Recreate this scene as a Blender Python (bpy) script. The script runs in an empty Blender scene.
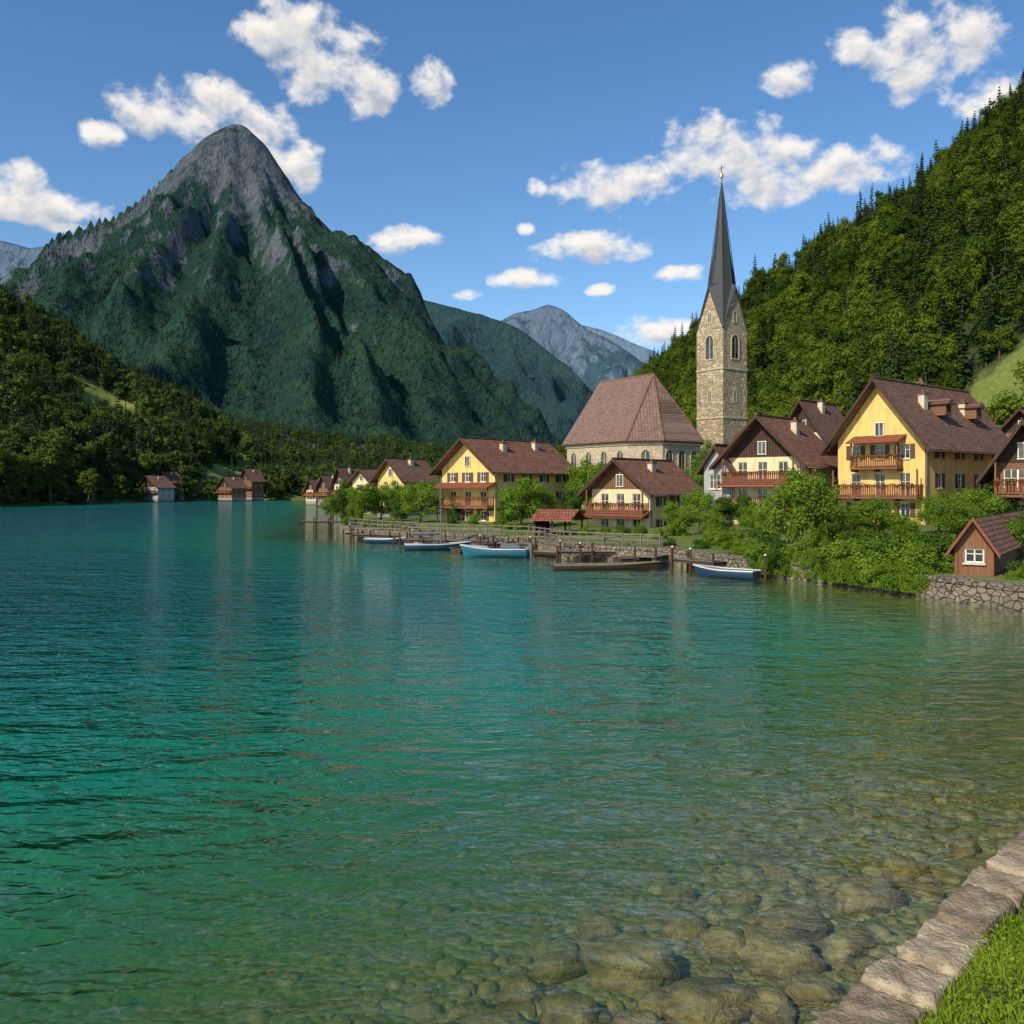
import bpy, math, random
import numpy as np
from mathutils import Vector, Matrix
random.seed(7); rs=np.random.RandomState(7)
F=910.2; HY=490.0; CH=5.0
def PX(px,D): return (px-512.0)/F*D
def PZ(y,D): return CH+(HY-y)/F*D
scene=bpy.context.scene
# ------------------------------------------------------------ noise
def _h(ix,iy,seed):
    h=(ix.astype(np.int64)*374761393+iy.astype(np.int64)*668265263+seed*1274126177)&0x7fffffff
    h=((h^(h>>13))*1274126177)&0x7fffffff
    h=(h^(h>>16))
    return (h%100003)/100003.0*2*np.pi
def perlin(x,y,seed=0):
    x=np.asarray(x,float);y=np.asarray(y,float)
    xi=np.floor(x);yi=np.floor(y);fx=x-xi;fy=y-yi
    u=fx*fx*fx*(fx*(fx*6-15)+10);v=fy*fy*fy*(fy*(fy*6-15)+10)
    def g(dx,dy):
        a=_h(xi+dx,yi+dy,seed); return np.cos(a)*(fx-dx)+np.sin(a)*(fy-dy)
    return ((g(0,0)*(1-u)+g(1,0)*u)*(1-v)+(g(0,1)*(1-u)+g(1,1)*u)*v)*1.5
def fbm(x,y,o=4,seed=0):
    s=0;a=.5
    for i in range(o):
        s=s+a*perlin(x*2**i,y*2**i,seed+i);a*=.5
    return s
def ridged(x,y,o=4,seed=0):
    s=0;a=.5
    for i in range(o):
        s=s+a*(1-2*np.abs(perlin(x*2**i,y*2**i,seed+i)));a*=.5
    return s
# ------------------------------------------------------------ nodes/materials
def newmat(name):
    m=bpy.data.materials.new(name);m.use_nodes=True
    nt=m.node_tree;nt.nodes.clear()
    out=nt.nodes.new('ShaderNodeOutputMaterial')
    return m,nt,out
def nd(nt,t,**kw):
    n=nt.nodes.new(t)
    for k,v in kw.items():
        if k=='ins':
            for kk,vv in v.items(): 
                if hasattr(vv,'is_output') : nt.links.new(vv,n.inputs[kk])
                else: n.inputs[kk].default_value=vv
        else: setattr(n,k,v)
    return n
def ramp(nt,fac,stops):
    r=nt.nodes.new('ShaderNodeValToRGB')
    e=r.color_ramp.elements
    while len(e)<len(stops): e.new(.5)
    for i,(p,c) in enumerate(stops):
        e[i].position=p;e[i].color=(c[0],c[1],c[2],1)
    nt.links.new(fac,r.inputs[0]);return r.outputs[0]
def mth(nt,op,a,b=None,c=None,clamp=False):
    n=nt.nodes.new('ShaderNodeMath');n.operation=op;n.use_clamp=clamp
    for i,v in enumerate((a,b,c)):
        if v is None: continue
        if hasattr(v,'is_output'): nt.links.new(v,n.inputs[i])
        else: n.inputs[i].default_value=v
    return n.outputs[0]
def mixc(nt,f,a,b,bt='MIX'):
    n=nt.nodes.new('ShaderNodeMix');n.data_type='RGBA';n.blend_type=bt
    for i,v in ((0,f),(6,a),(7,b)):
        if hasattr(v,'is_output'): nt.links.new(v,n.inputs[i])
        elif i==0: n.inputs[0].default_value=v
        else: n.inputs[i].default_value=(v[0],v[1],v[2],1)
    return n.outputs[2]
def noise(nt,vec,scale,detail=4,rough=.55,dist=0):
    n=nd(nt,'ShaderNodeTexNoise',ins={'Scale':scale,'Detail':detail,'Roughness':rough,'Distortion':dist})
    if vec is not None: nt.links.new(vec,n.inputs['Vector'])
    return n.outputs[0]
def bsdf(nt,out,col,rough=.8,height=None,bd=.02,bs=1.0,metal=0,spec=.3):
    p=nd(nt,'ShaderNodeBsdfPrincipled',ins={'Roughness':rough,'Metallic':metal,'Specular IOR Level':spec})
    if hasattr(col,'is_output'): nt.links.new(col,p.inputs['Base Color'])
    else: p.inputs['Base Color'].default_value=(*col,1)
    if height is not None:
        b=nd(nt,'ShaderNodeBump',ins={'Height':height,'Distance':bd,'Strength':bs});nt.links.new(b.outputs[0],p.inputs['Normal'])
    nt.links.new(p.outputs[0],out.inputs[0]);return p
def mat_noise(name,c1,c2,scale=3,rough=.8,bd=.01,c3=None,stretch=(1,1,1),spec=.3,tint=False):
    m,nt,out=newmat(name)
    tc=nd(nt,'ShaderNodeTexCoord');mp=nd(nt,'ShaderNodeMapping',ins={'Vector':tc.outputs['Object'],'Scale':stretch})
    n1=noise(nt,mp.outputs[0],scale,5,.6)
    st=[(.3,c1),(.7,c2)] if c3 is None else [(.28,c1),(.5,c2),(.72,c3)]
    c=ramp(nt,n1,st)
    if tint:
        at=nd(nt,'ShaderNodeAttribute',attribute_name='tint');c=mixc(nt,1.0,c,ramp(nt,at.outputs['Fac'],[(0,(.6,.57,.52)),(.5,(.95,.92,.86)),(1,(1.2,1.17,1.1))]),'MULTIPLY')
    n2=noise(nt,mp.outputs[0],scale*5,3,.6)
    bsdf(nt,out,c,rough,n2,bd,spec=spec);return m
def mat_plaster(name,c):
    m,nt,out=newmat(name)
    tc=nd(nt,'ShaderNodeTexCoord');o=tc.outputs['Object']
    mp=nd(nt,'ShaderNodeMapping',ins={'Vector':o,'Scale':(1.5,1.5,.35)})
    n1=noise(nt,mp.outputs[0],1.2,5,.65)
    d=[x*.66 for x in c];col=ramp(nt,n1,[(.28,d),(.52,c),(.8,[min(1,x*1.07) for x in c])])
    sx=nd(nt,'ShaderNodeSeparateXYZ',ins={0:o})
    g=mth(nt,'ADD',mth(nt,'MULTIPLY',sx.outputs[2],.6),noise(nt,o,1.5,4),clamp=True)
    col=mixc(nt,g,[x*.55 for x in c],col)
    bsdf(nt,out,col,.9);return m
def mat_stone(name,c1,c2,c3,scale=1.8,zs=1.6,mortar=(.2,.17,.13),bd=.04):
    m,nt,out=newmat(name)
    tc=nd(nt,'ShaderNodeTexCoord');o=tc.outputs['Object']
    mp=nd(nt,'ShaderNodeMapping',ins={'Vector':o,'Scale':(1,1,zs)})
    wn=nd(nt,'ShaderNodeTexNoise',ins={'Vector':mp.outputs[0],'Scale':2.0})
    v=nd(nt,'ShaderNodeVectorMath',operation='MULTIPLY_ADD',ins={0:wn.outputs[1],1:(.25,.25,.25),2:mp.outputs[0]})
    a=nd(nt,'ShaderNodeTexVoronoi',ins={'Vector':v.outputs[0],'Scale':scale})
    e=nd(nt,'ShaderNodeTexVoronoi',feature='DISTANCE_TO_EDGE',ins={'Vector':v.outputs[0],'Scale':scale})
    sp=nd(nt,'ShaderNodeSeparateColor',ins={0:a.outputs['Color']})
    col=ramp(nt,sp.outputs[0],[(0,c1),(.5,c2),(1,c3)])
    n=noise(nt,o,scale*4,5,.65);col=mixc(nt,.4,col,ramp(nt,n,[(.3,[x*.6 for x in c1]),(.7,c3)]))
    ef=mth(nt,'MULTIPLY',e.outputs[0],14,clamp=True)
    col=mixc(nt,ef,mortar,col)
    hgt=mth(nt,'ADD',mth(nt,'MULTIPLY',ef,1.0),mth(nt,'MULTIPLY',n,.5))
    bsdf(nt,out,col,.9,hgt,bd);return m
def mat_roof(name,c1,c2,c3,axis='Y',row=.33):
    m,nt,out=newmat(name)
    tc=nd(nt,'ShaderNodeTexCoord');o=tc.outputs['Object']
    s=nd(nt,'ShaderNodeSeparateXYZ',ins={0:o})
    u=s.outputs[1] if axis=='Y' else s.outputs[0]
    cb=nd(nt,'ShaderNodeCombineXYZ',ins={0:u,1:mth(nt,'MULTIPLY',s.outputs[2],1.5)})
    br=nd(nt,'ShaderNodeTexBrick',ins={'Vector':cb.outputs[0],'Scale':1.0,'Brick Width':.3,'Row Height':row,'Mortar Size':.025,'Mortar Smooth':.4,'Color1':(0,0,0,1),'Color2':(1,1,1,1),'Mortar':(.3,.3,.3,1),'Bias':0.0})
    n=noise(nt,o,.9,5,.7)
    f=mth(nt,'ADD',mth(nt,'MULTIPLY',nd(nt,'ShaderNodeSeparateColor',ins={0:br.outputs[0]}).outputs[0],.4),mth(nt,'MULTIPLY',n,.65))
    col=ramp(nt,f,[(.2,c1),(.5,c2),(.85,c3)])
    col=mixc(nt,br.outputs[1],col,[x*.35 for x in c1])
    hh=mth(nt,'SUBTRACT',1,br.outputs[1])
    fr=mth(nt,'FRACT',mth(nt,'DIVIDE',mth(nt,'MULTIPLY',s.outputs[2],1.5),row))
    hh=mth(nt,'ADD',hh,mth(nt,'SUBTRACT',1,fr))
    bsdf(nt,out,col,.75,hh,.04);return m
def mat_wood(name,c1,c2,vert=True):
    m,nt,out=newmat(name)
    tc=nd(nt,'ShaderNodeTexCoord');o=tc.outputs['Object']
    mp=nd(nt,'ShaderNodeMapping',ins={'Vector':o,'Scale':(9,9,.7) if vert else (1,1,9)})
    n=noise(nt,mp.outputs[0],1.6,4,.6)
    bsdf(nt,out,ramp(nt,n,[(.3,c1),(.7,c2)]),.75);return m
def mat_plain(name,c,rough=.5,metal=0,spec=.5):
    m,nt,out=newmat(name)
    tc=nd(nt,'ShaderNodeTexCoord')
    n=noise(nt,tc.outputs['Object'],6,4)
    bsdf(nt,out,ramp(nt,n,[(.3,[x*.8 for x in c]),(.7,c)]),rough,metal=metal,spec=spec);return m
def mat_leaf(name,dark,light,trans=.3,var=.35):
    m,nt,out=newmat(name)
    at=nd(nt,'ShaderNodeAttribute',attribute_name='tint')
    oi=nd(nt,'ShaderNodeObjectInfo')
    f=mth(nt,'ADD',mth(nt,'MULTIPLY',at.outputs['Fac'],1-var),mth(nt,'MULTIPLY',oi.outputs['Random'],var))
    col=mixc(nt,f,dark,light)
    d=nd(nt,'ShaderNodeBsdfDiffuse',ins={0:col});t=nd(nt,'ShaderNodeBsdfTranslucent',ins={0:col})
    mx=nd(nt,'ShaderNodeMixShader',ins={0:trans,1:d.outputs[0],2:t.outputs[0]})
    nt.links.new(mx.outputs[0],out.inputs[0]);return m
M={}
M['yellow']=mat_plaster('yellow_plaster',(.76,.52,.18))
M['cream']=mat_plaster('cream_plaster',(.74,.60,.36))
M['pale']=mat_plaster('pale_plaster',(.58,.51,.38))
M['grey']=mat_plaster('grey_plaster',(.35,.37,.38))
M['tower']=mat_stone('tower_stone',(.24,.19,.125),(.42,.34,.22),(.60,.51,.36),1.35,1.9,(.19,.145,.09))
M['nave']=mat_stone('nave_stone',(.42,.34,.23),(.52,.44,.31),(.58,.5,.37),1.1,1.6,(.34,.28,.2),.02)
M['quay']=mat_stone('quay_stone',(.13,.11,.085),(.22,.19,.14),(.32,.27,.20),2.4,1.6,(.04,.04,.03),.08)
M['coping']=mat_noise('coping_stone',(.17,.14,.10),(.36,.30,.22),4,.92,.05,(.55,.48,.36),tint=True)
M['roof']=mat_roof('clay_roof_tiles',(.12,.055,.036),(.21,.10,.066),(.31,.16,.105))
M['roof_d']=mat_roof('dark_roof_tiles',(.10,.055,.04),(.17,.095,.07),(.25,.145,.11))
M['roof_c']=mat_roof('church_roof_tiles',(.15,.095,.078),(.225,.145,.115),(.29,.19,.155),'X',.4)
M['roof_r']=mat_roof('red_roof_tiles',(.18,.05,.03),(.27,.085,.05),(.36,.13,.08))
M['slate']=mat_noise('spire_slate',(.025,.03,.034),(.05,.055,.06),3,.55,.02,stretch=(1,1,3))
M['wood']=mat_wood('brown_wood',(.13,.06,.033),(.24,.12,.065))
M['wood_d']=mat_wood('dark_wood',(.035,.02,.014),(.08,.045,.03))
M['wood_g']=mat_wood('weathered_wood',(.10,.085,.07),(.22,.19,.155),False)
M['rail']=mat_wood('red_brown_wood',(.15,.05,.027),(.25,.095,.05))
M['white']=mat_plain('white_paint',(.75,.73,.68),.5)
M['whitep']=mat_plain('boat_white_paint',(.6,.62,.62),.3)
M['bluep']=mat_plain('boat_blue_paint',(.03,.15,.22),.25)
M['dkbluep']=mat_plain('boat_navy_paint',(.02,.06,.12),.3)
M['canvas']=mat_plain('canvas',(.12,.14,.16),.9)
M['metal']=mat_plain('metal',(.35,.35,.36),.35,.9)
M['shut']=mat_plain('shutter_paint',(.05,.09,.06),.6)
M['shutb']=mat_plain('brown_shutter_paint',(.10,.05,.03),.6)
M['gold']=mat_plain('gilt',(.5,.35,.1),.35,1)
m,nt,out=newmat('window_glass')
tc=nd(nt,'ShaderNodeTexCoord');n=noise(nt,tc.outputs['Object'],.9,2)
bsdf(nt,out,ramp(nt,n,[(.42,(.012,.015,.018)),(.62,(.07,.075,.075))]),.08,spec=.8);M['glass']=m
M['bark']=mat_noise('bark',(.05,.035,.025),(.12,.09,.065),3,.9,.02,stretch=(4,4,1))
M['leaf']=mat_leaf('leaf_near',(.04,.095,.010),(.20,.32,.035))
M['leafd']=mat_leaf('leaf_dark',(.025,.065,.014),(.10,.18,.03))
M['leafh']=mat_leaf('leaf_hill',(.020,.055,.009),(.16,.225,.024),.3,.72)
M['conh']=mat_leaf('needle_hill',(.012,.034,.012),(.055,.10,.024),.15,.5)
M['leaff']=mat_leaf('leaf_far_hazed',(.025,.06,.022),(.13,.195,.035),.25,.65)  # leaf greens shifted slightly blue to stand in for distance haze
M['conf']=mat_leaf('needle_far_hazed',(.014,.038,.022),(.05,.095,.036),.1,.5)  # bluish cast on the needles, distance haze put into the colour
M['conm']=mat_leaf('needle_mountain_hazed',(.014,.048,.048),(.045,.098,.06),.1,.6)  # blue-green needles carry the aerial haze in their base colour
M['flower']=mat_leaf('flower_petals',(.35,.02,.02),(.6,.08,.06),.2)
M['grassb']=mat_leaf('grass_blades',(.07,.14,.010),(.32,.46,.045),.35)
M['ground']=mat_noise('grass_ground',(.05,.085,.015),(.10,.14,.03),.25,.95,.05,(.16,.18,.05))
M['meadow']=mat_noise('meadow',(.10,.15,.025),(.19,.24,.045),.05,.95,.2,(.26,.27,.07))
M['soil']=mat_noise('bank_soil',(.03,.045,.012),(.05,.07,.02),2,.95,.05)
HC=(PX(1006,150),150.)
m,nt,out=newmat('hillside_floor');tc=nd(nt,'ShaderNodeTexCoord');o=tc.outputs['Object']
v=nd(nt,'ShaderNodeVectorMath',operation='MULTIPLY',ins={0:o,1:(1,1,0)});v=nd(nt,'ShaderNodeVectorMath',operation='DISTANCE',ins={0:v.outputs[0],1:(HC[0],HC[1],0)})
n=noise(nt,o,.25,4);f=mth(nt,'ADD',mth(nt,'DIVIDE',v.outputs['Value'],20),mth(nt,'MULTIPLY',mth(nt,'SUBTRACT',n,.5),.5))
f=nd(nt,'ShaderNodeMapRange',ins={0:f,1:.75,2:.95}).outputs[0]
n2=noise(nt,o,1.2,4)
bsdf(nt,out,mixc(nt,f,ramp(nt,n2,[(.3,(.09,.13,.025)),(.7,(.19,.22,.05))]),ramp(nt,n2,[(.3,(.018,.03,.01)),(.7,(.05,.07,.02))])),.95);M['hillfloor']=m  # forest floor coloured dark to stand for shadow between trees, around a meadow patch
# ------------------------------------------------------------ mesh utils
def link(ob,parent=None):
    scene.collection.objects.link(ob)
    if parent is not None: ob.parent=parent
    return ob
def np_mesh(name,V,Q,mats,midx=None,tint=None,smooth=False):
    V=np.asarray(V,np.float32);Q=np.asarray(Q,np.int32)
    me=bpy.data.meshes.new(name);k=Q.shape[1]
    me.vertices.add(len(V));me.vertices.foreach_set('co',V.ravel())
    me.loops.add(Q.size);me.loops.foreach_set('vertex_index',Q.ravel())
    me.polygons.add(len(Q));me.polygons.foreach_set('loop_start',np.arange(0,Q.size,k,dtype=np.int32))
    try: me.polygons.foreach_set('loop_total',np.full(len(Q),k,np.int32))
    except Exception: pass
    for m_ in mats: me.materials.append(m_)
    if midx is not None: me.polygons.foreach_set('material_index',np.asarray(midx,np.int32))
    me.polygons.foreach_set('use_smooth',np.full(len(Q),smooth,bool))
    if tint is not None:
        a=me.attributes.new('tint','FLOAT','FACE');a.data.foreach_set('value',np.asarray(tint,np.float32))
    me.update(calc_edges=True);return me
def grid_faces(nr,nc,off=0):
    i,j=np.meshgrid(np.arange(nr-1),np.arange(nc-1),indexing='ij')
    a=(i*nc+j).ravel()+off
    return np.stack([a,a+1,a+nc+1,a+nc],1)
class Obj:
    def __init__(s,name,loc=(0,0,0),rz=0,sc=1):
        s.e=bpy.data.objects.new(name,None);s.e.empty_display_size=.5
        s.e.location=loc;s.e.rotation_euler=(0,0,rz);s.e.scale=(sc,sc,sc);link(s.e);s.p={}
    def add(s,part,mat,V,Fs):
        v,f=s.p.setdefault((part,mat),([],[]));o=len(v)
        v.extend([tuple(map(float,x)) for x in V]);f.extend([tuple(i+o for i in q) for q in Fs])
    def box(s,part,mat,c,d,rot=None):
        x,y,z=d[0]/2,d[1]/2,d[2]/2
        V=[(-x,-y,-z),(x,-y,-z),(x,y,-z),(-x,y,-z),(-x,-y,z),(x,-y,z),(x,y,z),(-x,y,z)]
        if rot is not None:
            R=Matrix.Rotation(rot[2],3,'Z')@Matrix.Rotation(rot[1],3,'Y')@Matrix.Rotation(rot[0],3,'X')
            V=[tuple(R@Vector(v)) for v in V]
        V=[(v[0]+c[0],v[1]+c[1],v[2]+c[2]) for v in V]
        s.add(part,mat,V,[(0,3,2,1),(4,5,6,7),(0,1,5,4),(1,2,6,5),(2,3,7,6),(3,0,4,7)])
    def extr(s,part,mat,poly,y0,y1):
        n=len(poly);V=[(p[0],y0,p[1]) for p in poly]+[(p[0],y1,p[1]) for p in poly]
        Fs=[tuple(range(n)),tuple(range(2*n-1,n-1,-1))]+[(i,i+n,(i+1)%n+n,(i+1)%n) for i in range(n)]
        s.add(part,mat,V,Fs)
    def cyl(s,part,mat,p0,p1,r0,r1=None,n=8):
        r1=r0 if r1 is None else r1
        a=Vector(p0);b=Vector(p1);d=(b-a).normalized();u=d.orthogonal().normalized();w=d.cross(u)
        V=[];
        for P,r in ((a,r0),(b,r1)):
            for i in range(n):
                t=2*math.pi*i/n;V.append(tuple(P+u*math.cos(t)*r+w*math.sin(t)*r))
        s.add(part,mat,V,[(i,(i+1)%n,(i+1)%n+n,i+n) for i in range(n)]+[tuple(range(n-1,-1,-1)),tuple(range(n,2*n))])
    def build(s):
        for (part,mat),(v,f) in s.p.items():
            me=bpy.data.meshes.new(part);me.from_pydata(v,[],f);me.materials.append(M[mat]);me.update()
            link(bpy.data.objects.new(part,me),s.e)
        return s.e
# ------------------------------------------------------------ windows/walls
def window(o,org,u,out,x0,x1,z0,z1,style='rect',shut=None):
    org=np.array(org,float);u=np.array(u,float);out=np.array(out,float);Z=np.array((0,0,1.))
    P=lambda x,z,d:org+u*x+Z*z+out*d
    dep=-.16
    V=[P(x0,z0,0),P(x1,z0,0),P(x1,z1,0),P(x0,z1,0),P(x0,z0,dep),P(x1,z0,dep),P(x1,z1,dep),P(x0,z1,dep)]
    o.add('window_reveals','pale',V,[(0,1,5,4),(1,2,6,5),(2,3,7,6),(3,0,4,7)])
    o.add('window_glass','glass',V[4:],[(0,1,2,3)])
    ang=math.atan2(u[1],u[0])
    def bx(part,mat,xa,xb,za,zb,da,db):
        c=P((xa+xb)/2,(za+zb)/2,(da+db)/2);o.box(part,mat,c,(xb-xa,db-da,zb-za),(0,0,ang))
    t=.07
    bx('window_frames','white',x0,x0+t,z0,z1,-.13,-.08);bx('window_frames','white',x1-t,x1,z0,z1,-.13,-.08)
    bx('window_frames','white',x0+t,x1-t,z0,z0+t,-.13,-.08);bx('window_frames','white',x0+t,x1-t,z1-t,z1,-.13,-.08)
    xm=(x0+x1)/2;bx('window_frames','white',xm-.03,xm+.03,z0+t,z1-t,-.125,-.085)
    zm=z0+(z1-z0)*.62;bx('window_frames','white',x0+t,xm-.03,zm-.02,zm+.02,-.122,-.09);bx('window_frames','white',xm+.03,x1-t,zm-.02,zm+.02,-.122,-.09)
    bx('window_sills','pale',x0-.08,x1+.08,z0-.09,z0-.005,.002,.12)
    if shut:
        w=(x1-x0)/2
        bx('shutters',shut,x0-w-.03,x0-.03,z0,z1,.004,.05);bx('shutters',shut,x1+.03,x1+w+.03,z0,z1,.004,.05)
def wall(o,org,u,w,h,ops,mat,part='walls'):
    u=np.array(u,float);out=np.cross(u,(0,0,1.));org=np.array(org,float)
    xs=sorted({0,w,*[a for q in ops for a in q[:2]]});zs=sorted({0,h,*[a for q in ops for a in q[2:4]]})
    V=[];Fs=[]
    for i in range(len(xs)-1):
        for j in range(len(zs)-1):
            cx=(xs[i]+xs[i+1])/2;cz=(zs[j]+zs[j+1])/2
            if any(q[0]<cx<q[1] and q[2]<cz<q[3] for q in ops): continue
            k=len(V)
            for (x,z) in ((xs[i],zs[j]),(xs[i+1],zs[j]),(xs[i+1],zs[j+1]),(xs[i],zs[j+1])):
                V.append(org+u*x+np.array((0,0,z)))
            Fs.append((k,k+1,k+2,k+3))
    o.add(part,mat,V,Fs)
    for q in ops: window(o,org,u,out,*q[:4],shut=q[4] if len(q)>4 else None)
def ops_row(w,n,z,ww,wh,shut=None,margin=.7):
    r=[]
    for i in range(n):
        c=margin+(w-2*margin)*(i+.5)/n
        r.append((c-ww/2,c+ww/2,z,z+wh,shut))
    return r
def chevron(xl,xr,xm,ze,zr,os_,t):
    m1=(zr-ze)/(xm-xl)
    return [(xl-os_,ze-os_*m1+t),(xm,zr+t),(xr+os_,ze-os_*m1+t),(xr+os_,ze-os_*m1),(xm,zr),(xl-os_,ze-os_*m1)]
def solve(pl,pc,pr,D,th):
    a=(pl-512)/F;b=(pr-512)/F;X=PX(pc,D)
    W=(X-a*D)/(math.cos(th)+a*math.sin(th));L=(b*D-X)/(math.sin(th)-b*math.cos(th))
    return X,W,L
def balcony(o,W,z,dep=1.15,x0=None,x1=None,flowers=True,awn=False,awnmat='roof_r'):
    x0=-W+.1 if x0 is None else x0;x1=-.1 if x1 is None else x1
    o.box('balcony_floor','wood',((x0+x1)/2,-dep/2-.003,z-.08),(x1-x0,dep,.16))
    o.box('balcony_rail','rail',((x0+x1)/2,-dep-.03,z+1.0),(x1-x0+.1,.09,.09))
    o.box('balcony_rail','rail',((x0+x1)/2,-dep+.02,z+.12),(x1-x0,.05,.08))
    n=max(4,int((x1-x0)/.2))
    for i in range(n):
        x=x0+(x1-x0)*(i+.5)/n;o.box('balcony_slats','rail',(x,-dep+.02,z+.55),(.13,.03,.78))
    for x in (x0+.05,x1-.05):
        o.box('balcony_rail','rail',(x,-dep/2,z+1.0),(.08,dep,.08))
        for k in range(5): o.box('balcony_slats','rail',(x,-dep*(k+.5)/5,z+.5),(.03,.13,.88))
        o.box('balcony_posts','wood',(x,-dep+.1,z+1.15),(.12,.12,2.3))
    k=int((x1-x0)/1.6)
    for i in range(k+1):
        x=x0+.1+(x1-x0-.2)*i/max(1,k);o.box('balcony_brackets','wood_d',(x,-dep*.5,z-.26),(.1,dep*.95,.18))
    if awn:
        o.box('awning_roof',awnmat,((x0+x1)/2,-dep*.62,z+2.42),(x1-x0+.5,dep*1.45,.1),(math.radians(22),0,0))
    if flowers:
        nn=int(420*(x1-x0)/6);c=np.stack([rs.uniform(x0,x1,nn),-dep-.12+rs.normal(0,.07,nn),z+.92+rs.normal(0,.11,nn)],1)
        V,Q=leafq(c,rs.normal(size=(nn,3)),rs.uniform(.05,.09,nn))
        h=nn*2//3
        o.add('flower_box_leaves','leaf',V[:h*4],Q[:h]);o.add('flower_box_flowers','flower',V[h*4:],Q[h:]-h*4)
def leafq(C,Nm,s,asp=.62,rg=rs):
    Nm=Nm/np.linalg.norm(Nm,axis=1,keepdims=True)
    r=rg.normal(size=C.shape);A=np.cross(Nm,r);A/=np.linalg.norm(A,axis=1,keepdims=True)+1e-9
    B=np.cross(Nm,A);s=np.asarray(s).reshape(-1,1)
    V=np.stack([C-A*s,C-B*s*asp,C+A*s,C+B*s*asp],1).reshape(-1,3)
    Q=np.arange(len(C)*4).reshape(-1,4);return V,Q
# ------------------------------------------------------------ trees
def tube(P,R,n=7):
    P=np.array(P,float);V=[]
    for i,p in enumerate(P):
        d=P[min(i+1,len(P)-1)]-P[max(i-1,0)];d/=np.linalg.norm(d)+1e-9
        u=np.cross(d,(0,1.,.1));u/=np.linalg.norm(u);w=np.cross(d,u)
        t=np.arange(n)*2*np.pi/n;V.append(p+R[i]*(np.cos(t)[:,None]*u+np.sin(t)[:,None]*w))
    Q=[]
    for i in range(len(P)-1):
        for j in range(n): Q.append((i*n+j,i*n+(j+1)%n,(i+1)*n+(j+1)%n,(i+1)*n+j))
    return np.concatenate(V),np.array(Q)
def tree_mesh(name,h,cr,nl,ls,seed,leaf,nclump=18,low=.28,up=.45,rn=.45):
    rg=np.random.RandomState(seed);Vs=[];Qs=[];mi=[];ti=[];off=0
    def put(V,Q,m,t):
        nonlocal off
        Vs.append(V);Qs.append(Q+off);mi.append(np.full(len(Q),m));ti.append(t);off+=len(V)
    zc=h*(low+1)/2;rz=h*(1-low)/2
    tp=[(0,0,-.3),(.03*h*rg.normal(),.03*h*rg.normal(),h*low*.8),(.04*h*rg.normal(),.04*h*rg.normal(),h*.6),(0,0,h*.85)]
    V,Q=tube(tp,[h*.03,h*.022,h*.013,h*.004]);put(V,Q,0,np.zeros(len(Q)))
    cl=[]
    for i in range(nclump):
        for _ in range(30):
            d=rg.normal(size=3);d/=np.linalg.norm(d);r=rg.uniform(.35,.88)
            c=np.array([d[0]*cr*r,d[1]*cr*r,zc+d[2]*rz*r])
            if all(np.linalg.norm(c-q)>cr*.33 for q,_ in cl): break
        cl.append((c,cr*rg.uniform(.2,.44)))
    for c,r in cl[:12]:
        b=np.array([0,0,h*rg.uniform(.25,.6)]);md=(b+c)/2+np.array([0,0,-.02*h])
        V,Q=tube([b,md,c],[h*.010,h*.007,h*.002],5);put(V,Q,0,np.zeros(len(Q)))
    w=np.array([r**2 for _,r in cl]);w/=w.sum();idx=rg.choice(len(cl),nl,p=w)
    C0=np.array([c for c,_ in cl])[idx];R0=np.array([r for _,r in cl])[idx]
    d=rg.normal(size=(nl,3));d/=np.linalg.norm(d,axis=1,keepdims=True)
    rad=R0*(rg.uniform(0,1,nl)**.45)*(1+.22*rg.normal(size=nl))
    C=C0+d*rad[:,None]*np.array([1,1,.8])
    C[:,2]=np.maximum(C[:,2],.08)
    N=d*.8+rg.normal(size=(nl,3))*rn+np.array([0,0,up])
    V,Q=leafq(C,N,ls*rg.uniform(.6,1.3,nl),rg=rg)
    ct=rg.uniform(0,1,len(cl))[idx]
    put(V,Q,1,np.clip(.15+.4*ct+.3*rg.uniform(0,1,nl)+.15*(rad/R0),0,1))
    return np_mesh(name,np.concatenate(Vs),np.concatenate(Qs),[M['bark'],leaf],np.concatenate(mi),np.concatenate(ti))
def conifer_mesh(name,h,cr,seed,leaf,levels=20,nb=9,k=8,ls=.3):
    rg=np.random.RandomState(seed);V0,Q0=tube([(0,0,-.5),(0,0,h*.5),(0,0,h)],[h*.016,h*.01,.01],6)
    C=[];N=[];S=[]
    for l in range(levels):
        t=l/(levels-1);z=h*(.1+.88*t);r=cr*(1-t)**.85*rg.uniform(.8,1.12)+.12
        for b in range(nb):
            a=rg.uniform(0,2*np.pi);L=r*rg.uniform(.75,1.15)
            for q in range(k):
                s=(q+.6)/k*L;dr=-.25*s-.06*s*s/max(L,.1)
                C.append((math.cos(a)*s+rg.normal()*.07*L,math.sin(a)*s+rg.normal()*.07*L,z+dr+rg.normal()*.04*h/levels*2))
                N.append((math.cos(a)*.6+rg.normal()*.3,math.sin(a)*.6+rg.normal()*.3,.7));S.append(ls*(.7+.5*rg.rand())*(1-.55*t))
    C=np.array(C);N=np.array(N);V,Q=leafq(C,N,np.array(S),.5,rg)
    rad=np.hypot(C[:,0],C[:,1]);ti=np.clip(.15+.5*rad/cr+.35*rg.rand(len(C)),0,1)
    return np_mesh(name,np.concatenate([V0,V]),np.concatenate([Q0,Q+len(V0)]),[M['bark'],leaf],np.concatenate([np.zeros(len(Q0)),np.ones(len(Q))]),np.concatenate([np.zeros(len(Q0)),ti]))
def coll(name,meshes):
    c=bpy.data.collections.new(name)
    for m_ in meshes: c.objects.link(bpy.data.objects.new(m_.name,m_))
    return c
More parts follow.
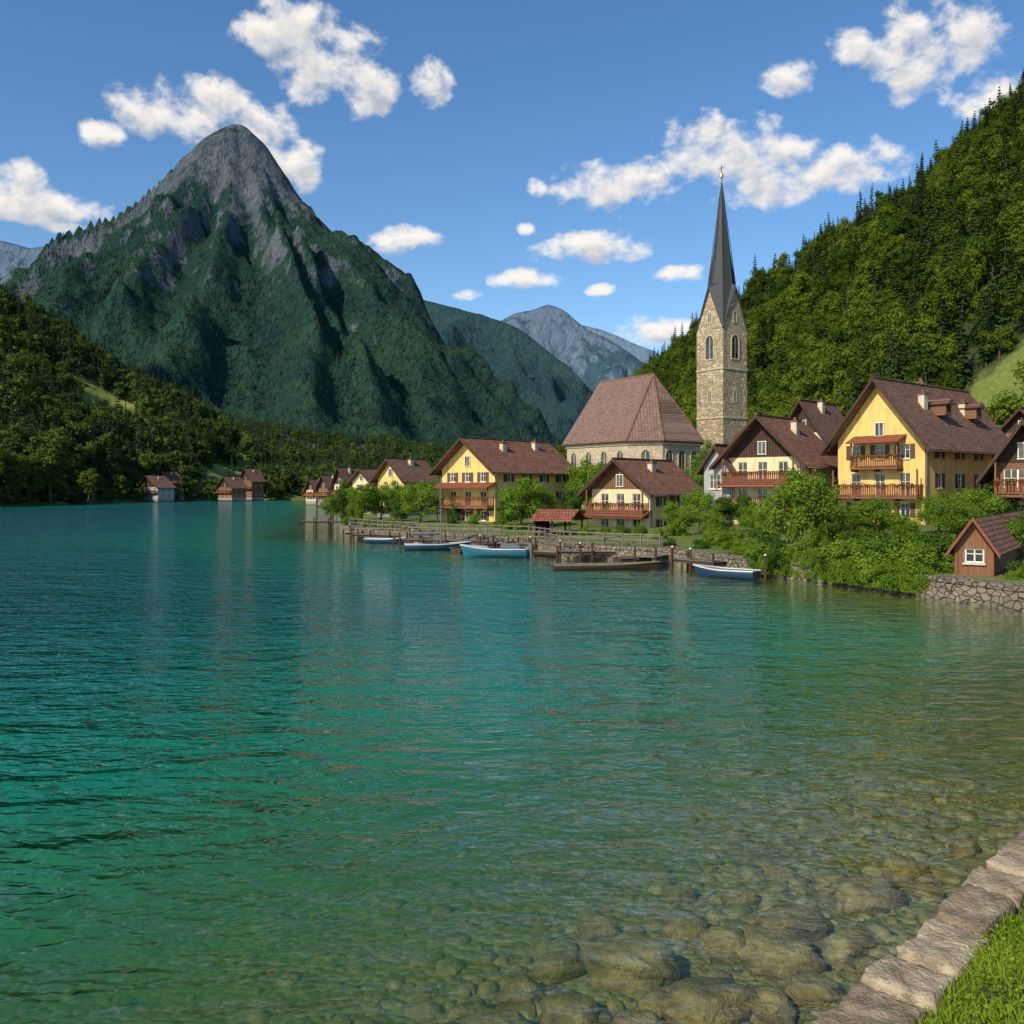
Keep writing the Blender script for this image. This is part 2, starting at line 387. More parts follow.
def scatter(name,P,rot,sc,idx,c):
    me=bpy.data.meshes.new(name);me.vertices.add(len(P));me.vertices.foreach_set('co',np.asarray(P,np.float32).ravel())
    a=me.attributes.new('rot','FLOAT_VECTOR','POINT');a.data.foreach_set('vector',np.asarray(rot,np.float32).ravel())
    a=me.attributes.new('scl','FLOAT_VECTOR','POINT');a.data.foreach_set('vector',np.asarray(sc,np.float32).ravel())
    a=me.attributes.new('pick','INT','POINT');a.data.foreach_set('value',np.asarray(idx,np.int32))
    me.update();ob=link(bpy.data.objects.new(name,me))
    ng=bpy.data.node_groups.new(name+'_scatter','GeometryNodeTree')
    ng.interface.new_socket('Geometry',in_out='INPUT',socket_type='NodeSocketGeometry')
    ng.interface.new_socket('Geometry',in_out='OUTPUT',socket_type='NodeSocketGeometry')
    gi=ng.nodes.new('NodeGroupInput');go=ng.nodes.new('NodeGroupOutput')
    ci=ng.nodes.new('GeometryNodeCollectionInfo');ci.inputs['Collection'].default_value=c
    ci.inputs['Separate Children'].default_value=True;ci.inputs['Reset Children'].default_value=True
    ip=ng.nodes.new('GeometryNodeInstanceOnPoints');ip.inputs['Pick Instance'].default_value=True
    def at(nm,dt):
        n=ng.nodes.new('GeometryNodeInputNamedAttribute');n.data_type=dt;n.inputs['Name'].default_value=nm;return n.outputs[0]
    er=ng.nodes.new('FunctionNodeEulerToRotation')
    L=ng.links.new
    L(gi.outputs[0],ip.inputs['Points']);L(ci.outputs[0],ip.inputs['Instance']);L(at('pick','INT'),ip.inputs['Instance Index'])
    L(at('rot','FLOAT_VECTOR'),er.inputs[0]);L(er.outputs[0],ip.inputs['Rotation']);L(at('scl','FLOAT_VECTOR'),ip.inputs['Scale'])
    L(ip.outputs[0],go.inputs[0])
    md=ob.modifiers.new('scatter','NODES');md.node_group=ng;return ob
# ------------------------------------------------------------ shoreline
SH=[(-200,-200),(-8,-3.3),(2.6,7.72),(6.74,12.0),(14,19),(22,25),(25,31),(21,37.3),(19.5,42.5),(17.1,49),(14.3,53.5),(9.6,63),(3.6,68),(0.7,78),(-6.5,83),(-13.7,91),(-19,101),(-24,130),(-42,220),(-80,380),(-106,455),(-142,413),(-158,350),(-151,268),(-190,200),(-400,60),(-3000,0),(-6000,0)]
POLY=SH+[(-6000,9000),(6000,9000),(6000,-300),(-200,-300)]
def shore_dist(x,y):
    d=np.full(x.shape,1e9)
    for (a,b) in zip(SH[:-1],SH[1:]):
        ax,ay=a;bx,by=b;dx,dy=bx-ax,by-ay;t=np.clip(((x-ax)*dx+(y-ay)*dy)/(dx*dx+dy*dy),0,1)
        d=np.minimum(d,np.hypot(x-ax-t*dx,y-ay-t*dy))
    return d
def inside(x,y):
    r=np.zeros(x.shape,bool);n=len(POLY)
    for i in range(n):
        x1,y1=POLY[i];x2,y2=POLY[(i+1)%n]
        if y1==y2: continue
        c=((y1>y)!=(y2>y))&(x<(x2-x1)*(y-y1)/(y2-y1)+x1);r^=c
    return r
def sm(x,a,b):
    t=np.clip((x-a)/(b-a),0,1);return t*t*(3-2*t)
def land_z(x,y):
    x=np.asarray(x,float);y=np.asarray(y,float);d=shore_dist(x,y)
    return .35+.6*sm(y,20,32)+np.clip((d-4)*.05,0,2.5)*sm(y,30,45)+.05*perlin(x*.3,y*.3,3)
def axis(lo,hi,st,flo,fhi):
    a=list(np.arange(lo,hi+.01,st));s=st;v=hi
    while v<fhi: s*=1.12;v+=s;a.append(v)
    s=st;v=lo
    while v>flo: s*=1.12;v-=s;a.insert(0,v)
    return np.array(a)
xs=axis(-40,100,1,-5500,5500);ys=axis(0,150,1,-250,8000)
X,Y=np.meshgrid(xs,ys);ins=inside(X,Y);d=shore_dist(X,Y);lz=land_z(X,Y)
Zt=np.where(ins&(d>1.0),lz,-7.0)
V=np.stack([X,Y,Zt],-1).reshape(-1,3);Q=grid_faces(len(ys),len(xs))
ob=link(bpy.data.objects.new('ground',np_mesh('ground',V,Q,[M['ground']],smooth=True)))
# water
xs=axis(-30,40,.7,-5500,5500);ys=axis(2,70,.7,-250,8000)
X,Y=np.meshgrid(xs,ys);d=np.where(inside(X,Y),0,shore_dist(X,Y))
V=np.stack([X,Y,np.zeros_like(X)],-1).reshape(-1,3)
m,nt,out=newmat('lake_water')
tc=nd(nt,'ShaderNodeTexCoord');o=tc.outputs['Object']
at=nd(nt,'ShaderNodeAttribute',attribute_name='shore');s=at.outputs['Fac']
def wn(sc,rot,scale,det,dist):
    mp=nd(nt,'ShaderNodeMapping',ins={'Vector':o,'Scale':(sc[0],sc[1],1),'Rotation':(0,0,rot)});return noise(nt,mp.outputs[0],scale,det,.5,dist)
w1=wn((.55,1.15),.12,.85,2,.7);w2=wn((.75,1.25),-.3,3.0,2,.6);w3=wn((.4,1.0),.05,.16,1,.3)
hh=mth(nt,'ADD',mth(nt,'ADD',w1,mth(nt,'MULTIPLY',w2,.36)),mth(nt,'MULTIPLY',w3,1.0))
amp=nd(nt,'ShaderNodeMapRange',interpolation_type='SMOOTHSTEP',ins={0:s,1:1.0,2:13.0,3:.09,4:.34}).outputs[0]
bp=nd(nt,'ShaderNodeBump',ins={'Height':mth(nt,'MULTIPLY',hh,amp),'Distance':1.0,'Strength':1.0})
# Schlick reflectance of the water surface
ge=nd(nt,'ShaderNodeNewGeometry')
dt=nd(nt,'ShaderNodeVectorMath',operation='DOT_PRODUCT',ins={0:ge.outputs['Incoming'],1:bp.outputs[0]}).outputs['Value']
cs=mth(nt,'MAXIMUM',mth(nt,'ABSOLUTE',dt),.02)
frf=mth(nt,'MULTIPLY_ADD',mth(nt,'POWER',mth(nt,'SUBTRACT',1,cs,clamp=True),5),.98,.02)
gl=nd(nt,'ShaderNodeBsdfGlossy',ins={'Roughness':.04,'Color':(.92,.96,.96,1),'Normal':bp.outputs[0]})
sn=mth(nt,'ADD',s,mth(nt,'MULTIPLY',mth(nt,'SUBTRACT',noise(nt,o,.12,2),.5),6))
col=ramp(nt,mth(nt,'DIVIDE',sn,40),[(0,(.10,.16,.03)),(.12,(.03,.17,.05)),(.30,(.003,.155,.092)),(.65,(.001,.105,.092)),(1,(.001,.072,.082))])
df=nd(nt,'ShaderNodeBsdfDiffuse',ins={0:col,'Normal':bp.outputs[0]})
tr=nd(nt,'ShaderNodeBsdfTransparent',ins={0:(.88,.98,.84,1)})
op=mth(nt,'SUBTRACT',1,mth(nt,'EXPONENT',mth(nt,'MULTIPLY',mth(nt,'POWER',mth(nt,'DIVIDE',s,8.2),1.7),-1)),clamp=True)
b=nd(nt,'ShaderNodeMixShader',ins={0:op,1:tr.outputs[0],2:df.outputs[0]})
mx=nd(nt,'ShaderNodeMixShader',ins={0:frf,1:b.outputs[0],2:gl.outputs[0]})
nt.links.new(mx.outputs[0],out.inputs[0])
me=np_mesh('lake_water',V,grid_faces(len(ys),len(xs)),[m],smooth=True)
a=me.attributes.new('shore','FLOAT','POINT');a.data.foreach_set('value',d.ravel().astype(np.float32))
link(bpy.data.objects.new('lake_water',me))
# bed
def bed_z(x,y):
    dd=shore_dist(x,y)*np.where(inside(x,y),-1,1)
    return -(.26+.13*np.clip(dd,0,40))+.10*fbm(x*.8,y*.8,4,9)
m,nt,out=newmat('lake_bed_gravel');tc=nd(nt,'ShaderNodeTexCoord');o=tc.outputs['Object']
vo=nd(nt,'ShaderNodeTexVoronoi',ins={'Vector':o,'Scale':8.0});sp=nd(nt,'ShaderNodeSeparateColor',ins={0:vo.outputs['Color']})
n1=noise(nt,o,.9,6,.65)
c=ramp(nt,mth(nt,'ADD',mth(nt,'MULTIPLY',sp.outputs[0],.35),mth(nt,'MULTIPLY',n1,.7)),[(.25,(.065,.065,.022)),(.5,(.125,.125,.045)),(.8,(.22,.20,.09))])
bsdf(nt,out,c,.9,mth(nt,'SUBTRACT',1,vo.outputs[0]),.05);M['bed']=m
xs=np.arange(-26,34,.3);ys=np.arange(-5,60,.3);X,Y=np.meshgrid(xs,ys)
link(bpy.data.objects.new('lake_bed',np_mesh('lake_bed',np.stack([X,Y,bed_z(X,Y)],-1).reshape(-1,3),grid_faces(len(ys),len(xs)),[m],smooth=True)))
import bmesh
def ico(n):
    bm=bmesh.new();bmesh.ops.create_icosphere(bm,subdivisions=n,radius=1)
    V=np.array([v.co[:] for v in bm.verts]);Fs=np.array([[v.index for v in f.verts] for f in bm.faces]);bm.free();return V,Fs
I2=ico(2);I3=ico(4)
M['bstone']=mat_noise('lake_stone',(.055,.042,.018),(.13,.105,.045),3,.7,.03,(.27,.23,.13))
M['boulder']=mat_noise('lake_boulder',(.06,.042,.017),(.15,.105,.046),2.6,.7,.05,(.29,.225,.12))
def stones(name,L,mat):
    Vs=[];Fs=[];o=0
    for k,(x,y,z,sx,sy,sz,a,big) in enumerate(L):
        V,Fc=(I3 if big else I2);n=1+.24*perlin(V[:,0]*1.1+k*7.3,V[:,1]*1.1+V[:,2]*1.7+k*3.1,5)+.14*perlin(V[:,0]*2.6+V[:,2]*2+k,V[:,1]*2.6+k*2,6)+(.05*perlin(V[:,0]*7+V[:,2]*5+k,V[:,1]*7+k*2,8) if big else 0)
        W=V*n[:,None];W=np.sign(W)*np.abs(W)**.8*np.array([sx,sy,sz]);ca,sa=math.cos(a),math.sin(a)
        W=np.stack([W[:,0]*ca-W[:,1]*sa+x,W[:,0]*sa+W[:,1]*ca+y,W[:,2]+z],1)
        Vs.append(W);Fs.append(Fc+o);o+=len(V)
    link(bpy.data.objects.new(name,np_mesh(name,np.concatenate(Vs),np.concatenate(Fs),[M[mat]],smooth=True)))
L=[]
for px,py,w in [(870,893,66),(795,915,66),(728,927,54),(632,948,90),(782,950,74),(850,942,52),(712,1000,98),(815,988,50),(500,1006,74),(905,862,42),(640,1018,64),(925,886,34),(685,905,44),(570,985,56),(765,1002,54),(965,842,30),(830,872,38),(560,935,48),(880,968,42),(590,1022,50),(740,880,36),(430,1018,50),(660,985,40),(600,900,40),(520,960,44),(680,865,34),(780,850,30),(470,975,40)]:
    D=(CH+.25)*F/(py-HY);x=PX(px,D);bz=float(bed_z(np.array([x]),np.array([D]))[0]);w=w*D/F/2*1.06;h=min(w*random.uniform(.55,.7),(-bz-.06)*.8)
    L.append((x,D,min(bz+h*.3,-.05-h*1.15),w,w*random.uniform(.6,.85),h,random.uniform(-.5,.5),True))
stones('lakebed_boulders',L,'boulder')
L=[]
for i in range(3000):
    t=random.uniform(0,16);sd=abs(random.gauss(0,1))*3.2+.1
    x=2.6-.69*5+.69*t-.72*sd;y=7.72-.72*5+.72*t+.69*sd
    r=min(.24,math.exp(random.gauss(-2.85,.6)))
    L.append((x,y,0,r,r*random.uniform(.6,1),r*random.uniform(.4,.6),random.uniform(0,3),False))
xx=np.array([l[0] for l in L]);yy=np.array([l[1] for l in L]);bz=bed_z(xx,yy)
L=[(l[0],l[1],min(b+.0,-.04-l[5]),*l[3:]) for l,b in zip(L,bz)]
stones('lakebed_stones',L,'bstone')
# ------------------------------------------------------------ near wall, grass bank
dirw=np.array([.69,.724]);dirw/=np.linalg.norm(dirw);nin=np.array([dirw[1],-dirw[0]]);org=np.array([2.6,7.72])
Vs=[];Qs=[];Ts=[];off=0
def rough_block(c,d,ang,amp,seed,tilt=(0,0)):
    global off
    nx,ny,nz=max(4,int(d[0]/.04)),max(4,int(d[1]/.04)),max(3,int(d[2]/.045))
    tv=random.random();sk=random.uniform(-.12,.12)
    def face(n1,n2,f):
        global off
        a,b=np.meshgrid(np.linspace(-1,1,n1+1),np.linspace(-1,1,n2+1),indexing='ij')
        P=f(a,b).reshape(-1,3);W=P*np.array(d)/2;R=.06;hd=np.array(d)/2-R
        core=np.clip(W,-hd,hd);e=W-core;ln=np.linalg.norm(e,axis=1,keepdims=True)+1e-9;W=core+e/ln*np.minimum(ln,R)
        n=perlin(W[:,0]*2.3+seed*5.1+W[:,2]*3,W[:,1]*2.3+seed*2.7+W[:,2],2)+.7*perlin(W[:,0]*6+seed+W[:,2]*6,W[:,1]*6-seed,4)+.45*perlin(W[:,0]*14+seed+W[:,2]*16,W[:,1]*14-seed,5)
        W=W+P*(n*amp)[:,None]
        W[:,0]+=W[:,1]*sk;W[:,2]+=W[:,0]*tilt[0]+W[:,1]*tilt[1]
        ca,sa=math.cos(ang),math.sin(ang)
        W=np.stack([W[:,0]*ca-W[:,1]*sa+c[0],W[:,0]*sa+W[:,1]*ca+c[1],W[:,2]+c[2]],1)
        q=grid_faces(n1+1,n2+1,off);Vs.append(W);Qs.append(q);Ts.append(np.full(len(q),tv));off+=len(W)
    o1=lambda a:np.ones_like(a)
    face(nx,ny,lambda a,b:np.stack([a,b,o1(a)],-1));face(nx,ny,lambda a,b:np.stack([a,b,-o1(a)],-1))
    face(nx,nz,lambda a,b:np.stack([a,o1(a),b],-1));face(nx,nz,lambda a,b:np.stack([a,-o1(a),b],-1))
    face(ny,nz,lambda a,b:np.stack([o1(a),a,b],-1));face(ny,nz,lambda a,b:np.stack([-o1(a),a,b],-1))
angw=math.atan2(dirw[1],dirw[0]);t=-9.0;k=0
while t<15:
    l=random.uniform(.6,1.15);wd=random.uniform(.54,.68);c=org+dirw*(t+l/2)+nin*(.29+random.uniform(-.05,.04))
    rough_block((c[0],c[1],.35+random.uniform(-.04,.04)),(l-.08,wd,.34),angw+random.uniform(-.08,.08),.026,k,(random.uniform(-.05,.05),random.uniform(-.06,.04)));k+=1
    c2=org+dirw*(t+l/2+.3)+nin*.42
    for zz in (.02,-.20): rough_block((c2[0]+random.uniform(-.05,.05),c2[1],zz),(l-.07,.55,.22),angw,.03,k*3+zz)
    t+=l
link(bpy.data.objects.new('stone_wall',np_mesh('stone_wall',np.concatenate(Vs),np.concatenate(Qs),[M['coping']],tint=np.concatenate(Ts),smooth=True)))
def bank_z(t,s): return .36+.24*sm(s,.5,1.4)+.08*fbm(t*.5,s*.5,3,4)+.03*s
tt=np.linspace(-12,18,160);ss=np.linspace(.5,9,60);T,S=np.meshgrid(tt,ss)
V=np.stack([org[0]+dirw[0]*T+nin[0]*S,org[1]+dirw[1]*T+nin[1]*S,bank_z(T,S)],-1).reshape(-1,3)
link(bpy.data.objects.new('grass_bank',np_mesh('grass_bank',V,grid_faces(len(ss),len(tt)),[M['soil']],smooth=True)))
n=90000;T=rs.uniform(-4,9,n);S=.52+rs.uniform(0,1,n)**1.3*5.0
S[:6000]=.52+rs.normal(0,.07,6000)
base=np.stack([org[0]+dirw[0]*T+nin[0]*S,org[1]+dirw[1]*T+nin[1]*S,bank_z(T,S)-.01],1)
hgt=rs.uniform(.05,.15,n)*(1+2.0*np.clip(fbm(T*1.8,S*1.8,3,8),-.35,1));a=rs.uniform(0,2*np.pi,n)
w=np.stack([np.cos(a),np.sin(a),0*a],1)*rs.uniform(.004,.008,n)[:,None]
le=np.stack([rs.normal(0,.5,n),rs.normal(0,.5,n),np.ones(n)],1);le/=np.linalg.norm(le,axis=1,keepdims=True)
mid=base+le*hgt[:,None]*.6;tip=base+le*hgt[:,None]+np.stack([le[:,0],le[:,1],-.3*np.ones(n)],1)*hgt[:,None]*.35
V=np.stack([base-w,base+w,mid+w*.8,mid-w*.8,tip+w*.15,tip-w*.15],1).reshape(-1,3)
i0=np.arange(n)*6;Q=np.concatenate([np.stack([i0,i0+1,i0+2,i0+3],1),np.stack([i0+3,i0+2,i0+4,i0+5],1)])
tn=np.clip(.5+.9*fbm(T*1.2,S*1.2,3,12)+rs.uniform(-.3,.3,n),0,1)
nc=18000;Tc=rs.uniform(-4,9,nc);Sc=.52+rs.uniform(0,1,nc)**1.2*4;kk=fbm(Tc*1.1,Sc*1.1,2,33)>-.05;Tc=Tc[kk];Sc=Sc[kk];nc=len(Tc)
cc_=np.stack([org[0]+dirw[0]*Tc+nin[0]*Sc,org[1]+dirw[1]*Tc+nin[1]*Sc,bank_z(Tc,Sc)+rs.uniform(.03,.14,nc)],1)
Vc,Qc=leafq(cc_,rs.normal(size=(nc,3))*.4+np.array([0,0,1.]),rs.uniform(.012,.03,nc),.7)
link(bpy.data.objects.new('grass',np_mesh('grass',np.concatenate([V,Vc]),np.concatenate([Q,Qc+len(V)]),[M['grassb']],tint=np.concatenate([tn,tn,rs.uniform(.1,.8,nc)]))))
# ------------------------------------------------------------ quay wall
def offset_line(P,d0):
    P=np.array(P,float);O=[]
    for i in range(len(P)):
        a=P[max(i-1,0)];b=P[min(i+1,len(P)-1)];t=(b-a)/np.linalg.norm(b-a);O.append(P[i]+np.array([t[1],-t[0]])*d0)
    return np.array(O)
ql=np.array(SH[3:18]);q2=[]
for a,b in zip(ql[:-1],ql[1:]):
    a=np.array(a);b=np.array(b);n=max(1,int(np.linalg.norm(b-a)/1.0))
    for i in range(n): q2.append(a+(b-a)*i/n)
q2.append(ql[-1]);q2=np.array(q2)
jit=np.stack([perlin(q2[:,0]*.5,q2[:,1]*.5,21),perlin(q2[:,0]*.5,q2[:,1]*.5,22)],1)*.25;q2=q2+jit
rows=[(0.0,-1.2),(.03,.2),(.08,.78),(.02,.80),(.02,1.0),(.45,1.02),(.47,.96),(1.6,.97)]
V=[];zz=lambda y:0 if y>30 else -.45*(1-sm(np.array(y),20,30))
for dd,z in rows:
    ol=offset_line(q2,dd);V.append(np.stack([ol[:,0],ol[:,1],[z+(zz(y) if z>.1 else 0) for y in ol[:,1]]],1))
V=np.concatenate(V)
link(bpy.data.objects.new('quay_wall',np_mesh('quay_wall',V,grid_faces(len(rows),len(q2)),[M['quay']])))
# ------------------------------------------------------------ hills
def interp(ctrl,n):
    c=np.array(ctrl,float)
    px=np.linspace(c[0,0],c[-1,0],n);return px,[np.interp(px,c[:,0],c[:,k]) for k in range(1,c.shape[1])]
def hill(name,base,crest,nu,ntt,amp,ns,mat,p=1.1,back=.6,drop=0,seed=0,ridge=False,off=.75):
    px,(bD,bz)=interp(base,nu);_,(cy,cD)=interp(crest,nu)
    bx=PX(px,bD);cx=PX(px,cD);cz=CH+(HY-cy)/F*cD-drop
    T=np.linspace(0,1+back,ntt);G=np.zeros((ntt,nu,3))
    for i,t in enumerate(T):
        G[i,:,0]=bx+(cx-bx)*t;G[i,:,1]=bD+(cD-bD)*t
        z=bz+(cz-bz)*(t**p if t<=1 else 1-((t-1)/back)**1.3)
        x,y=G[i,:,0],G[i,:,1]
        nz=(ridged(x/ns,y/ns,5,seed)-off) if ridge else fbm(x/ns,y/ns,5,seed)
        env=math.sin(math.pi*min(t,1))**.8 if t<1 else 0
        G[i,:,2]=z+amp*nz*(env+.06)
    ob=link(bpy.data.objects.new(name,np_mesh(name,G.reshape(-1,3),grid_faces(ntt,nu),[mat],smooth=True)))
    return G
def sample(G,n,seed,tmax=None):
    rg=np.random.RandomState(seed);A=G[:-1,:-1];B=G[1:,:-1];C=G[:-1,1:];D=G[1:,1:]
    ar=np.linalg.norm(np.cross(B-A,C-A),axis=2)
    if tmax: ar[int(tmax*len(ar)):]=0
    idx=rg.choice(ar.size,n,p=ar.ravel()/ar.sum());i,j=np.unravel_index(idx,ar.shape);u=rg.rand(n,1);v=rg.rand(n,1)
    return (A[i,j]*(1-u)+B[i,j]*u)*(1-v)+(C[i,j]*(1-u)+D[i,j]*u)*v
def clear(P,L):
    k=np.ones(len(P),bool)
    for q in L:
        x,y,r=q[:3];k&=((P[:,0]-x)**2+(P[:,1]-y)**2>r*r)
    return P[k]
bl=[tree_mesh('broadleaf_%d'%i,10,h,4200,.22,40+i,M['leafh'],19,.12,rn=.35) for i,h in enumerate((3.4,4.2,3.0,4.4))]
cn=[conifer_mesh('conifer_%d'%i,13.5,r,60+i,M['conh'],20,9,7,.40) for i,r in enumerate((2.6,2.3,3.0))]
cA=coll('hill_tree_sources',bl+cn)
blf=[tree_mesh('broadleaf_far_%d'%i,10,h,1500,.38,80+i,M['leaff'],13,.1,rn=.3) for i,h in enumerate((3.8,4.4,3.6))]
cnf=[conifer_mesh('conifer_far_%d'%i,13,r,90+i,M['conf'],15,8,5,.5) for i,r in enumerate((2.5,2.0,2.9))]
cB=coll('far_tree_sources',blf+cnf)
cnm=[conifer_mesh('conifer_mtn_%d'%i,14,r,95+i,M['conm'],8,6,3,1.1) for i,r in enumerate((3.2,2.6))]
cC=coll('mountain_tree_sources',cnm)
def put_trees(name,P,c,nb,nc,pc,smin,smax,seed):
    rg=np.random.RandomState(seed);n=len(P)
    cf=rg.rand(n)<(pc(P) if callable(pc) else pc);ix=np.where(cf,nb+rg.randint(0,max(nc,1),n),rg.randint(0,max(nb,1),n))
    rot=np.stack([rg.normal(0,.04,n),rg.normal(0,.04,n),rg.uniform(0,6.28,n)],1);s=rg.uniform(smin,smax,n);s=s*np.where(rg.rand(n)<.1,1.25,1)
    sc=np.stack([s*rg.uniform(.85,1.15,n),s*rg.uniform(.85,1.15,n),s*rg.uniform(.85,1.25,n)],1)
    P=P.copy();P[:,2]-=.4
    return scatter(name,P,rot,sc,ix,c)
# right hill
G=hill('hill',[(480,420,2),(600,330,2),(700,235,3),(800,175,3.2),(900,140,3.4),(1024,112,4),(1200,90,4),(1700,70,4)],
 [(480,488,640),(560,462,620),(600,425,600),(650,370,560),(700,331,520),(750,294,480),(800,261,450),(850,223,420),(900,193,400),(950,153,380),(1000,114,365),(1024,94,360),(1200,2,330),(1700,-198,300)],
 160,80,24,90,M['hillfloor'],1.05,.5,7,3)
P=sample(G,5300,1,.80);P=clear(P,[(HC[0],HC[1],16),(HC[0]-10,HC[1]-12,9),(HC[0]+12,HC[1],14),(HC[0]-2,HC[1]-18,9)])
put_trees('hillside_trees',P,cA,4,3,lambda P:np.clip(.18+(P[:,2]-15)/280+.9*fbm(P[:,0]/50,P[:,1]/50,2,61),.05,.62),.75,1.4,5)
# left hill
G=hill('hill',[(-500,255,1.5),(-100,262,1.5),(0,285,1.5),(100,362,1.5),(200,425,1.5),(310,470,1.5),(370,520,1.5)],
 [(-500,130,520),(-100,235,560),(0,290,600),(60,325,600),(120,364,600),(180,392,590),(215,416,580),(260,442,570),(310,464,560),(370,484,560)],
 140,60,26,110,M['meadow'],1.0,.5,9,11)
P=sample(G,7000,2,.8);P=clear(P,[(PX(122,500),500,30),(PX(148,500),500,26),(PX(105,530),530,20),(PX(252,505),505,26),(PX(236,490),490,22),(PX(90,530),530,18),(PX(60,430),430,16),(PX(222,450),450,16)])
put_trees('hillside_trees',P,cB,3,3,.5,.75,1.4,6)
# mid foothill
M['forest']=mat_noise('forest_floor',(.02,.045,.03),(.04,.08,.04),.02,.95,2,(.07,.11,.045))
G=hill('hill',[(-200,800,2),(150,820,2),(400,760,2),(520,700,2),(700,700,2)],[(-200,380,1500),(100,395,1500),(200,412,1450),(300,430,1400),(380,440,1350),(450,450,1300),(560,452,1200),(700,460,1200)],120,50,60,260,M['forest'],1.0,.5,9,17)
P=sample(G,9000,3,.72);put_trees('distant_trees',P,cB,3,3,.7,.85,1.5,7)
rg=np.random.RandomState(5);n=3200;px=rg.uniform(120,640,n);D=rg.uniform(470,820,n);x=PX(px,D)
P=np.stack([x,D,land_z(x,D)],1);put_trees('distant_trees',P,cB,3,3,.45,.8,1.3,8)
# shore fringe far side
P=[]
for a,b in zip(SH[18:25],SH[19:26]):
    a=np.array(a);b=np.array(b);L=np.linalg.norm(b-a);n=int(L/1.5)
    t_=(b-a)/L;nn=np.array([t_[1],-t_[0]])
    for i in range(n):
        if rg.rand()<.8:
            q=a+(b-a)*(i+rg.rand())/n+nn*(1.5+rg.uniform(0,1)**1.5*14);P.append(q)
P=np.array(P);P=np.stack([P[:,0],P[:,1],land_z(P[:,0],P[:,1])*.3+.3],1)
hs=[(PX(84,352),354,4),(PX(158,372),375,6),(PX(234,405),408,6),(PX(318,300),302,4)];P=clear(P,hs);put_trees('shore_trees',P,cB,3,3,.08,.35,.95,9)
# ------------------------------------------------------------ mountains
def mat_mtn(name,rock,rock2,forest,forest2,hline,hw,sc=1.0,sl=4.5):
    m,nt,out=newmat(name);tc=nd(nt,'ShaderNodeTexCoord');o=tc.outputs['Object'];ge=nd(nt,'ShaderNodeNewGeometry')
    so=nd(nt,'ShaderNodeSeparateXYZ',ins={0:o});sn=nd(nt,'ShaderNodeSeparateXYZ',ins={0:ge.outputs['Normal']})
    mp=nd(nt,'ShaderNodeMapping',ins={'Vector':o,'Scale':(1,1,.35)})
    nA=noise(nt,o,.0035*sc,6,.62);nB=noise(nt,mp.outputs[0],.02*sc,6,.72);nC=noise(nt,o,.05*sc,4,.7)
    f=mth(nt,'DIVIDE',mth(nt,'SUBTRACT',so.outputs[2],hline),hw)
    f=mth(nt,'ADD',f,mth(nt,'MULTIPLY',mth(nt,'SUBTRACT',nA,.5),3.5))
    f=mth(nt,'ADD',f,mth(nt,'MULTIPLY',mth(nt,'SUBTRACT',.62,sn.outputs[2]),sl))
    f=mth(nt,'ADD',f,mth(nt,'MULTIPLY',mth(nt,'SUBTRACT',nB,.5),6.5));f=mth(nt,'MULTIPLY_ADD',f,1.3,.5,clamp=True)
    rc=ramp(nt,nB,[(.32,rock),(.66,rock2)]);fc=ramp(nt,mth(nt,'ADD',mth(nt,'MULTIPLY',nC,.5),mth(nt,'MULTIPLY',nA,.5)),[(.4,forest),(.6,forest2)])
    c=mixc(nt,f,fc,rc)
    h=mth(nt,'ADD',mth(nt,'MULTIPLY',nB,1.6),mth(nt,'MULTIPLY',nC,.7))
    bsdf(nt,out,c,.95,h,42/sc,spec=.05);return m
mm=mat_mtn('hazed_mountain_rock',(.045,.075,.11),(.18,.215,.25),(.016,.052,.056),(.045,.10,.063),945,230,1.0,5.0)  # aerial haze is baked into these bluish rock and forest colours
xs=np.arange(-3600,1500,10.);ys=np.arange(1350,4300,13.);X,Y=np.meshgrid(xs,ys)
px0,D0=237,3000.;mx0=PX(px0,D0);k=D0/F
wx=X+90*fbm(X/500,Y/500,3,31);wy=Y+90*fbm(X/500,Y/500,3,32)
dx=wx-mx0;dy=wy-D0;blend=sm(np.hypot(X-mx0,Y-D0),60,500)
dx=(X-mx0)*(1-blend)+dx*blend;dy=(Y-D0)*(1-blend)+dy*blend
dy=np.where(dy<0,dy*1.1,dy*1.5)
r=np.hypot(dx,dy);ca=dx/(r+1e-6)
rl=np.array([0,9,15,26,36,57,97,137,177,217,260,320,420,560,700])*k;hl=(365-np.array([0,1,5,12,20,46,93,126,157,188,220,256,310,350,370]))*k
rr=np.array([0,10,18,28,50,93,148,183,233,283,318,380,460,600])*k;hr=(365-np.array([0,1,9,17,50,102,140,180,225,268,298,335,360,372]))*k
pl=np.interp(r,rl,hl);pr=np.interp(r,rr,hr);w=(1+ca)/2;w=w*w*(3-2*w);Zm=pl*(1-w)+pr*w
phi=np.arctan2(dy,dx)
rad=ridged(np.cos(phi)*2.8+r/2600+5,np.sin(phi)*2.8+r/3000+3,2,41)+.16
env=sm(r,30,600)*(1-.45*sm(r,1300,2200))
Zm=Zm+(rad-.72)*220*env+(ridged(X/330,Y/330,5,43)-.75)*115*env+16*fbm(X/90,Y/90,3,44)*sm(r,10,150)
Zm=np.where(Zm<-20,-20,Zm)
link(bpy.data.objects.new('mountain',np_mesh('mountain',np.stack([X,Y,Zm],-1).reshape(-1,3),grid_faces(len(ys),len(xs)),[mm],smooth=True)))
rg=np.random.RandomState(77);n=110000
ix=rg.randint(0,len(xs)-1,n);iy=rg.randint(0,len(ys)-1,n);fx_=rg.rand(n);fy_=rg.rand(n)
zi=(Zm[iy,ix]*(1-fx_)+Zm[iy,ix+1]*fx_)*(1-fy_)+(Zm[iy+1,ix]*(1-fx_)+Zm[iy+1,ix+1]*fx_)*fy_
